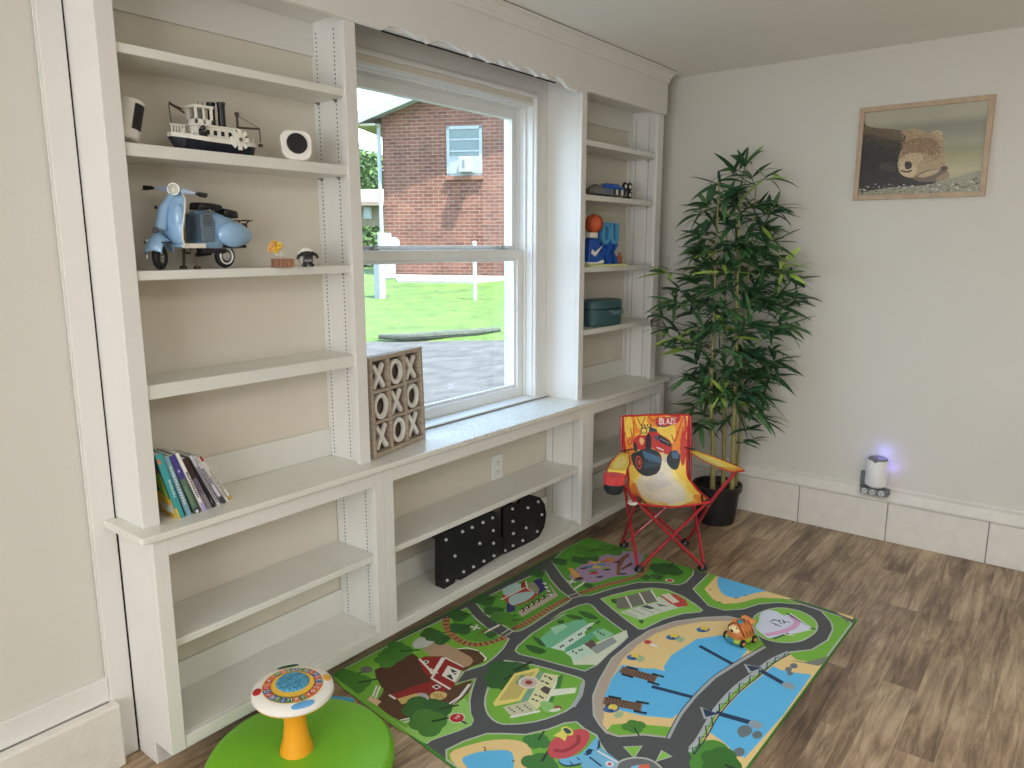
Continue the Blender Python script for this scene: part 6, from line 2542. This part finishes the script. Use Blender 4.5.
for _ in range(62):
    py = random.uniform(190, 405)
    hw = 14 + 30 * (1 - abs(py - 320) / 180)
    cluster(730 + random.uniform(-hw, hw), py, 9, .112, 0)
# low loose shoots near the pot
cluster(744, 442, 5, .08, 0, -.02, (.3, -.9, .0))
cluster(752, 440, 4, .075, 0, -.02, (.3, -1.0, -.1))
lv_ = leaves.build('foliage', [LD, LM, LL], pl_, smooth=True)
lv_['kind'] = 'stuff'
tw_ = twigs.build('twigs', mat('twig_green', (70, 88, 50), .6), pl_)
tw_['kind'] = 'stuff'

# ================================================================== spinning seat toy
sp_ = empty('spinning_toy', (.420, -.248, 0), 0, label='low round green spinning toy with an orange post and white alphabet wheel', cat='toy')
LIMEG = mat('lime_plastic', (118, 190, 42), .38, var=.04, scale=4)
MB().lathe([(0, .004), (.225, .004), (.238, .012), (.245, .030), (.243, .052), (.232, .066), (.215, .071), (.10, .069), (0, .068)], 64).build('seat_disc', LIMEG, sp_, smooth=True)
MB().lathe([(0, 0), (.12, 0), (.12, .004), (0, .004)], 32).build('base_ring', BLK, sp_)
ORP = mat('orange_plastic', (246, 168, 42), .35)
MB().lathe([(.044, .066), (.042, .078), (.034, .105), (.029, .140), (.028, .180), (.034, .205), (.05, .213)], 32, cx=-.004, cy=.012).build('post', ORP, sp_, smooth=True)
TL = Matrix.Translation((.000, .020, .225)) @ Matrix.Rotation(radians(3), 4, 'X')
MB().lathe([(0, -.012), (.060, -.012), (.092, -.004), (.100, .000), (.100, .002)], 56, M=TL, caps=True).build('wheel_under', ORP, sp_, smooth=True)
MB().lathe([(0, .002), (.1005, .002), (.105, .008), (.103, .017), (.094, .023), (.078, .026), (0, .026)], 64, M=TL).build('wheel', WPL, sp_, smooth=True)
ar = Art(lambda x, y, h: TL @ Vector((x, y, .0262 + h)), .00006)
cols = [(206, 52, 60), (60, 110, 170), (230, 190, 70), (70, 130, 80), (222, 110, 60), (110, 170, 200)]
ar.disc(0, 0, .078, (240, 214, 120), 48)
n = 26
for k in range(n):
    a0, a1 = 2 * pi * k / n, 2 * pi * (k + .92) / n
    ar.poly([(.055 * cos(a0), .055 * sin(a0)), (.076 * cos(a0), .076 * sin(a0)), (.076 * cos(a1), .076 * sin(a1)), (.055 * cos(a1), .055 * sin(a1))], cols[(k // 2 + k % 3) % 6])
LET = 'ABCDEGHIKLNOPRSTUXZABCDEGH'
for k in range(n):
    am = 2 * pi * (k + .46) / n
    c_, s_ = cos(am), sin(am)
    for st_ in FONT[LET[k]]:
        ar.line([((.0665 + (b - 3) * .0019) * c_ - (-(a - 2) * .0019) * s_, (.0665 + (b - 3) * .0019) * s_ + (-(a - 2) * .0019) * c_) for a, b in st_], .0018, (244, 240, 232), keep=True)
    ar.k += 1
ar.disc(0, 0, .056, (196, 150, 60), 40)
ar.disc(0, 0, .054, (240, 196, 70), 40)
ar.build('alphabet_ring', attr_mat('toy_ink', .35, .02), sp_)
MB().lathe([(0, .026), (.043, .026), (.043, .030), (.038, .034), (0, .036)], 40, M=TL @ Matrix.Translation((.004, .006, 0))).build('centre_dome', mat('glitter_blue', (74, 150, 186), .25, var=.5, scale=160, bump=.5, bscale=200), sp_, smooth=True)
# coloured shapes set round the rim
ar = Art(lambda x, y, h: TL @ Vector((x, y, .0262 - .0018 + h)), .0002)
vr = atan2(-.25 + 1.76, .4 + .62)


def rim(ang, sx_, sy_, col, n=16, pw_=2.0, name='rim_button'):
    a = radians(ang)
    c = Vector((.0885 * cos(a), .0885 * sin(a)))
    M = TL @ Matrix.Translation((c.x, c.y, .0222)) @ rotz(a + pi / 2) @ Matrix.Rotation(radians(13), 4, 'X')
    MB().loft([oval(sx_, sy_, pw_, 0, n), oval(sx_, sy_, pw_, .003, n), oval(sx_ * .8, sy_ * .8, pw_, .0045, n)], M=M).build(name, mat('button_%d_%d_%d' % col, col, .3), sp_, smooth=True)


rim(150, .014, .011, (186, 40, 44), name='rim_button')
rim(250, .030, .010, (96, 164, 214), name='rim_button')
rim(335, .016, .010, (222, 172, 54), name='rim_button')
rim(62, .028, .007, (34, 74, 50), name='rim_button')
# blue base lobe peeping out behind the green seat
bl2 = MB().prism([(.30 * cos(radians(a)) * .92, .262 * sin(radians(a))) for a in range(20, 66, 4)] + [(.10, .16), (.16, .06)], 'z', .010, .052)
bl2.build('blue_lobe', mat('blue_plastic', (70, 160, 206), .35), sp_, bevel=.008)

# ================================================================== little tiger car on the rug
tc_ = at(740, 640, 'z', RZ + .004)
TCp = Vector((tc_.x, tc_.y, RZ + .0035))
tg = empty('toy_tiger_car', TCp, radians(160), label='chunky orange striped toy tiger car with green bumper, parked on the rug', cat='toy car')
# local: +x is the way it faces
OT = mat('tiger_orange', (206, 122, 62), .45, var=.10, scale=30)
STR = mat('tiger_brown', (120, 58, 34), .6)
MB().loft([oval(.040, .030, 3, .012), oval(.047, .035, 3, .022), oval(.047, .035, 2.8, .042), oval(.038, .030, 2.4, .060), oval(.022, .020, 2.2, .070)]).build('body', OT, tg, smooth=True, angle=70)
MB().loft([oval(.050, .037, 3.2, .010), oval(.052, .039, 3.2, .016), oval(.050, .037, 3.2, .024)]).build('bumper', mat('bumper_lime', (178, 196, 74), .45), tg, smooth=True, angle=60)
MB().box(.047, .054, -.014, .014, .010, .024).build('number_plate', mat('plate_blue', (60, 130, 150), .4), tg, bevel=.002)
for i, (x, w_) in enumerate(((-.030, .004), (-.014, .004), (.002, .004), (.018, .004))):
    pts = [Vector((x + .01 * abs(sin(t * 2)), .0365 * cos(t) * .97, .030 + .040 * sin(t))) for t in [radians(a) for a in range(5, 176, 17)]]
    MB().tube(pts, [.001] + [.0028] * (len(pts) - 2) + [.001], 6).build('stripe', STR, tg)
MB().ball((.030, 0, .050), (.017, .024, .015), 18, 12).build('face', mat('face_cream', (236, 212, 150), .5), tg, smooth=True)
MB().ball((.042, 0, .050), (.008, .008, .006), 12, 8).ball((.036, -.012, .060), .0032, 8, 6).ball((.036, .012, .060), .0032, 8, 6).build('eyes_and_nose', BLK, tg, smooth=True)
for s in (-1, 1):
    MB().ball((.012, s * .020, .070), (.006, .008, .009), 12, 8).build('ear', OT, tg, smooth=True)
MB().ball((.004, .0, .070), (.012, .010, .008), 12, 8).build('cabin_glass', mat('glass_teal', (60, 140, 160), .15), tg, smooth=True)
MB().box(-.050, -.026, -.026, .026, .062, .074).build('tail_wing', mat('wing_orange', (236, 150, 84), .45), tg, bevel=.005, seg=3)
MB().box(-.040, -.030, -.020, -.012, .050, .063).box(-.040, -.030, .012, .020, .050, .063).build('wing_strut', OT, tg)
for x in (-.028, .030):
    for s in (-1, 1):
        MB().torus((x, s * .038, .0135), .0088, .0052, 'y', 20, 8).ring((x, s * .035, .0135), (x, s * .041, .0135), .009, n=16).build('wheel', TYRE, tg, smooth=True)
        MB().ring((x, s * .041, .0135), (x, s * .0455, .0135), .0072, .005, n=14).build('hubcap', mat('hub_orange', (222, 150, 96), .4), tg, smooth=True)

# ================================================================== plug-in night light and power tap on the back wall ledge
oy = -1.056
tp = empty('power_tap', (3.0925, oy, .2225), 0, label='grey multi-socket power tap plugged in on the ledge of the back wall', cat='power tap')
GT = mat('tap_grey', (112, 116, 116), .5)
MB().prism([(-.026, -.062), (.020, -.062), (.020, .062), (-.026, .062), (-.036, .050), (-.036, -.050)], 'z', .004, .034).build('tap_body', GT, tp, bevel=.003)
bx('back_plate', GT, .012, .0295, .010, .072, .012, .100, tp, bevel=.003)
for y in (-.034, 0.004, .040):
    MB().ring((-.0362, y, .019), (-.0385, y, .019), .013, n=20).build('socket', mat('socket_white', (206, 208, 206), .4), tp)
    MB().box(-.0392, -.0386, y - .006, y - .003, .017, .026).box(-.0392, -.0386, y + .003, y + .006, .017, .026).ring((-.0386, y, .012), (-.0392, y, .012), .0022, n=8).build('socket_slots', BLK, tp)
nl = empty('night_light', (3.080, oy - .002, .262), 0, label='white cylindrical plug-in light on the power tap, glowing blue against the wall', cat='night light')
MB().lathe([(0, 0), (.030, 0), (.046, .012), (.048, .020), (.048, .130), (.045, .134), (.0, .134)], 40).build('shade', mat('light_white', (236, 238, 238), .35), nl, smooth=True)
MB().lathe([(0, .134), (.043, .134), (.043, .138), (.036, .143), (0, .144)], 36).build('top_cap', GREYP, nl, smooth=True)
MB().prism([(-.012, .136), (.012, .136), (0, .126)], 'x', -.0500, -.046).build('notch', GREYP, nl)
bl3 = MB().box(.036, .040, -.034, .034, .090, .128)
bl3.build('glow_strip', mat('blue_led', (60, 60, 255), .4, emit=(70, 70, 255), es=6), nl)
lamp('night_light_glow', 'POINT', (3.086, oy - .020, .428), .085, (.25, .25, 1.0), shadow_soft_size=.02)
lamp('night_light_glow', 'POINT', (3.095, oy - .066, .355), .03, (.32, .24, 1.0), shadow_soft_size=.010)

# ================================================================== framed picture of a sleeping bear
pc_ = [at(860.4, 108.3, 'x', XW - .012), at(995.4, 94.2, 'x', XW - .012), at(985.5, 195.8, 'x', XW - .012), at(853.1, 200.7, 'x', XW - .012)]
y0 = (pc_[1].y + pc_[2].y) / 2
y1 = (pc_[0].y + pc_[3].y) / 2
z1 = (pc_[0].z + pc_[1].z) / 2
z0 = (pc_[2].z + pc_[3].z) / 2
PW2, PH2 = y1 - y0, z1 - z0
pic = empty('framed_picture', (XW - .0008, (y0 + y1) / 2, (z0 + z1) / 2), 0, label='light wood framed photograph of a sleeping brown bear hung on the back wall', cat='picture')
OAK = mat('oak_frame', (182, 158, 132), .5, var=.12, scale=30, stretch=(1, 1, 1), bump=.2)
t = .021
for nm, a in (('frame_rail', (-PW2 / 2, PW2 / 2, PH2 / 2 - t, PH2 / 2)), ('frame_rail', (-PW2 / 2, PW2 / 2, -PH2 / 2, -PH2 / 2 + t)), ('frame_stile', (-PW2 / 2, -PW2 / 2 + t, -PH2 / 2 + t, PH2 / 2 - t)), ('frame_stile', (PW2 / 2 - t, PW2 / 2, -PH2 / 2 + t, PH2 / 2 - t))):
    bx(nm, OAK, -.020, -.0002, a[0], a[1], a[2], a[3], pic, bevel=.001)
iw, ih = PW2 / 2 - t, PH2 / 2 - t


def pm(u, v, h):
    """u,v in 0..1 of the sheet, from upper left"""
    return Vector((-.0085 - h, iw - 2 * iw * u, ih - 2 * ih * v))


BK = MB()
BK.c = []
nv_ = 60
stops = [(0, (176, 172, 152)), (.12, (172, 168, 146)), (.22, (136, 138, 122)), (.30, (142, 144, 126)), (.42, (158, 156, 134)), (.50, (150, 150, 118)), (.60, (166, 162, 126)), (.75, (184, 178, 144)), (.9, (160, 156, 130)), (1, (150, 146, 124))]
for j in range(nv_):
    a, b = j / nv_, (j + 1) / nv_
    for k in range(len(stops) - 1):
        if stops[k][0] <= a <= stops[k + 1][0]:
            f_ = (a - stops[k][0]) / (stops[k + 1][0] - stops[k][0])
            c = tuple(stops[k][1][q] * (1 - f_) + stops[k + 1][1][q] * f_ for q in range(3))
    i0 = len(BK.v)
    BK.v += [pm(0, a, 0), pm(1, a, 0), pm(1, b, 0), pm(0, b, 0)]
    BK.f.append([i0, i0 + 1, i0 + 2, i0 + 3])
    BK.m.append(0)
    BK.c.append(lin(c))
BK.build('photo_background', attr_mat('photo_soft', .35, .05, 9), pic)
random.seed(5)
ar = Art(pm, .00001)


def pc2(*pts):      # crop coordinates of the picture (5.484 px per pixel) -> sheet
    out = []
    for x, y in pts:
        u = (x - 118) / (785 - 118) + (y - 380) * .00003
        top = 178 + (112 - 178) * (x - 132) / (805 - 132)
        bot = 640 + (614 - 640) * (x - 100) / (765 - 100)
        v = (y - top) / (bot - top)
        out.append((max(0, min(1, (x - (133 - (y - 178) * .075)) / (672 + 0 * y))), max(0, min(1, v))))
    return out


def pb(col, *pts, k=3):
    ar.poly([(max(0, min(1, a)), max(0, min(1, b))) for a, b in smoothpoly(pc2(*pts), True, k)], col)


pb((152, 150, 130), (100, 640), (100, 590), (250, 580), (400, 575), (560, 560), (700, 520), (800, 500), (800, 640))
pb((58, 52, 44), (100, 250), (140, 252), (200, 262), (290, 268), (360, 280), (420, 300), (440, 420), (420, 500), (470, 560), (380, 585), (200, 600), (95, 605))
pb((104, 90, 70), (120, 252), (200, 262), (290, 266), (340, 282), (350, 330), (250, 320), (180, 300), (120, 300))
pb((44, 42, 40), (105, 380), (220, 360), (310, 380), (330, 470), (360, 545), (540, 560), (480, 580), (300, 590), (100, 600))
pb((78, 70, 60), (215, 470), (270, 450), (320, 470), (310, 500), (240, 500))
pb((176, 154, 120), (340, 280), (400, 266), (450, 272), (500, 290), (540, 275), (570, 285), (572, 330), (580, 400), (590, 470), (560, 510), (480, 520), (420, 540), (360, 525), (330, 480), (335, 410), (360, 360), (370, 310))
pb((140, 112, 82), (360, 350), (420, 320), (500, 315), (545, 340), (560, 400), (540, 440), (480, 400), (420, 395), (370, 420), (345, 440))
pb((196, 176, 140), (500, 290), (540, 274), (572, 286), (572, 325), (556, 330), (530, 300))
pb((150, 118, 92), (450, 375), (490, 350), (515, 370), (500, 400), (465, 400))
pb((204, 186, 150), (325, 470), (340, 430), (400, 400), (450, 404), (470, 430), (430, 470), (440, 500), (400, 535), (350, 520))
pb((66, 56, 54), (365, 455), (390, 445), (410, 462), (402, 485), (375, 490))
pb((30, 28, 30), (372, 462), (385, 455), (390, 466), (380, 474))
pb((74, 62, 52), (340, 495), (380, 500), (410, 492), (400, 506), (360, 508))
pb((112, 98, 82), (420, 540), (470, 505), (530, 490), (590, 495), (612, 520), (595, 550), (520, 560), (450, 560))
pb((186, 168, 138), (440, 530), (500, 500), (560, 492), (540, 515), (480, 535))
pb((156, 138, 112), (540, 548), (580, 515), (612, 512), (608, 540), (580, 555))
pb((90, 72, 58), (565, 480), (595, 472), (605, 490), (580, 500))
for _ in range(150):
    x, y = random.uniform(110, 790), random.uniform(575, 640)
    r = random.uniform(3, 9)
    c = random.choice([(206, 206, 196), (110, 108, 96), (150, 150, 136), (84, 84, 76), (180, 178, 160)])
    pb(c, (x - r, y), (x, y - r * .6), (x + r, y), (x, y + r * .6), k=1)
for _ in range(60):
    x = random.uniform(600, 790)
    y = 590 - (x - 600) * .28 + random.uniform(-8, 30)
    r = random.uniform(4, 13)
    c = random.choice([(120, 120, 98), (196, 194, 168), (84, 84, 72), (156, 152, 124)])
    pb(c, (x - r, y), (x, y - r * .5), (x + r, y + 2), (x, y + r * .5), k=1)
for _ in range(2600):          # fur strokes
    x, y = random.uniform(112, 580), random.uniform(256, 540)
    top_ = 252 + max(0, (x - 120)) * .085 if x < 400 else 282
    if y < top_ or (x > 540 and y > 480) or (x > 330 and y > 470) or (365 < x < 405 and 440 < y < 490):
        continue
    if x < 345 - max(0, y - 400) * .1:
        f_ = min(1, (y - top_) / 150)
        k0, k1 = (128, 106, 78), (46, 42, 38)
        c = tuple(max(0, min(255, k0[q] * (1 - f_) + k1[q] * f_ + random.uniform(-22, 22))) for q in range(3))
    elif y < 400:
        k0 = random.choice([(188, 164, 126), (152, 124, 92), (172, 148, 112), (134, 106, 78)])
        c = k0
    else:
        c = random.choice([(200, 180, 144), (186, 164, 128), (160, 136, 104)])
    a = random.uniform(.2, 1.5)
    p, q = pc2((x, y), (x + 8 * cos(a), y + 8 * sin(a)))
    ar.line([p, q], random.uniform(.003, .006), c, keep=True)
    ar.k += .02
ar.build('photo_print', attr_mat('photo_ink', .35, .16, 140), pic)
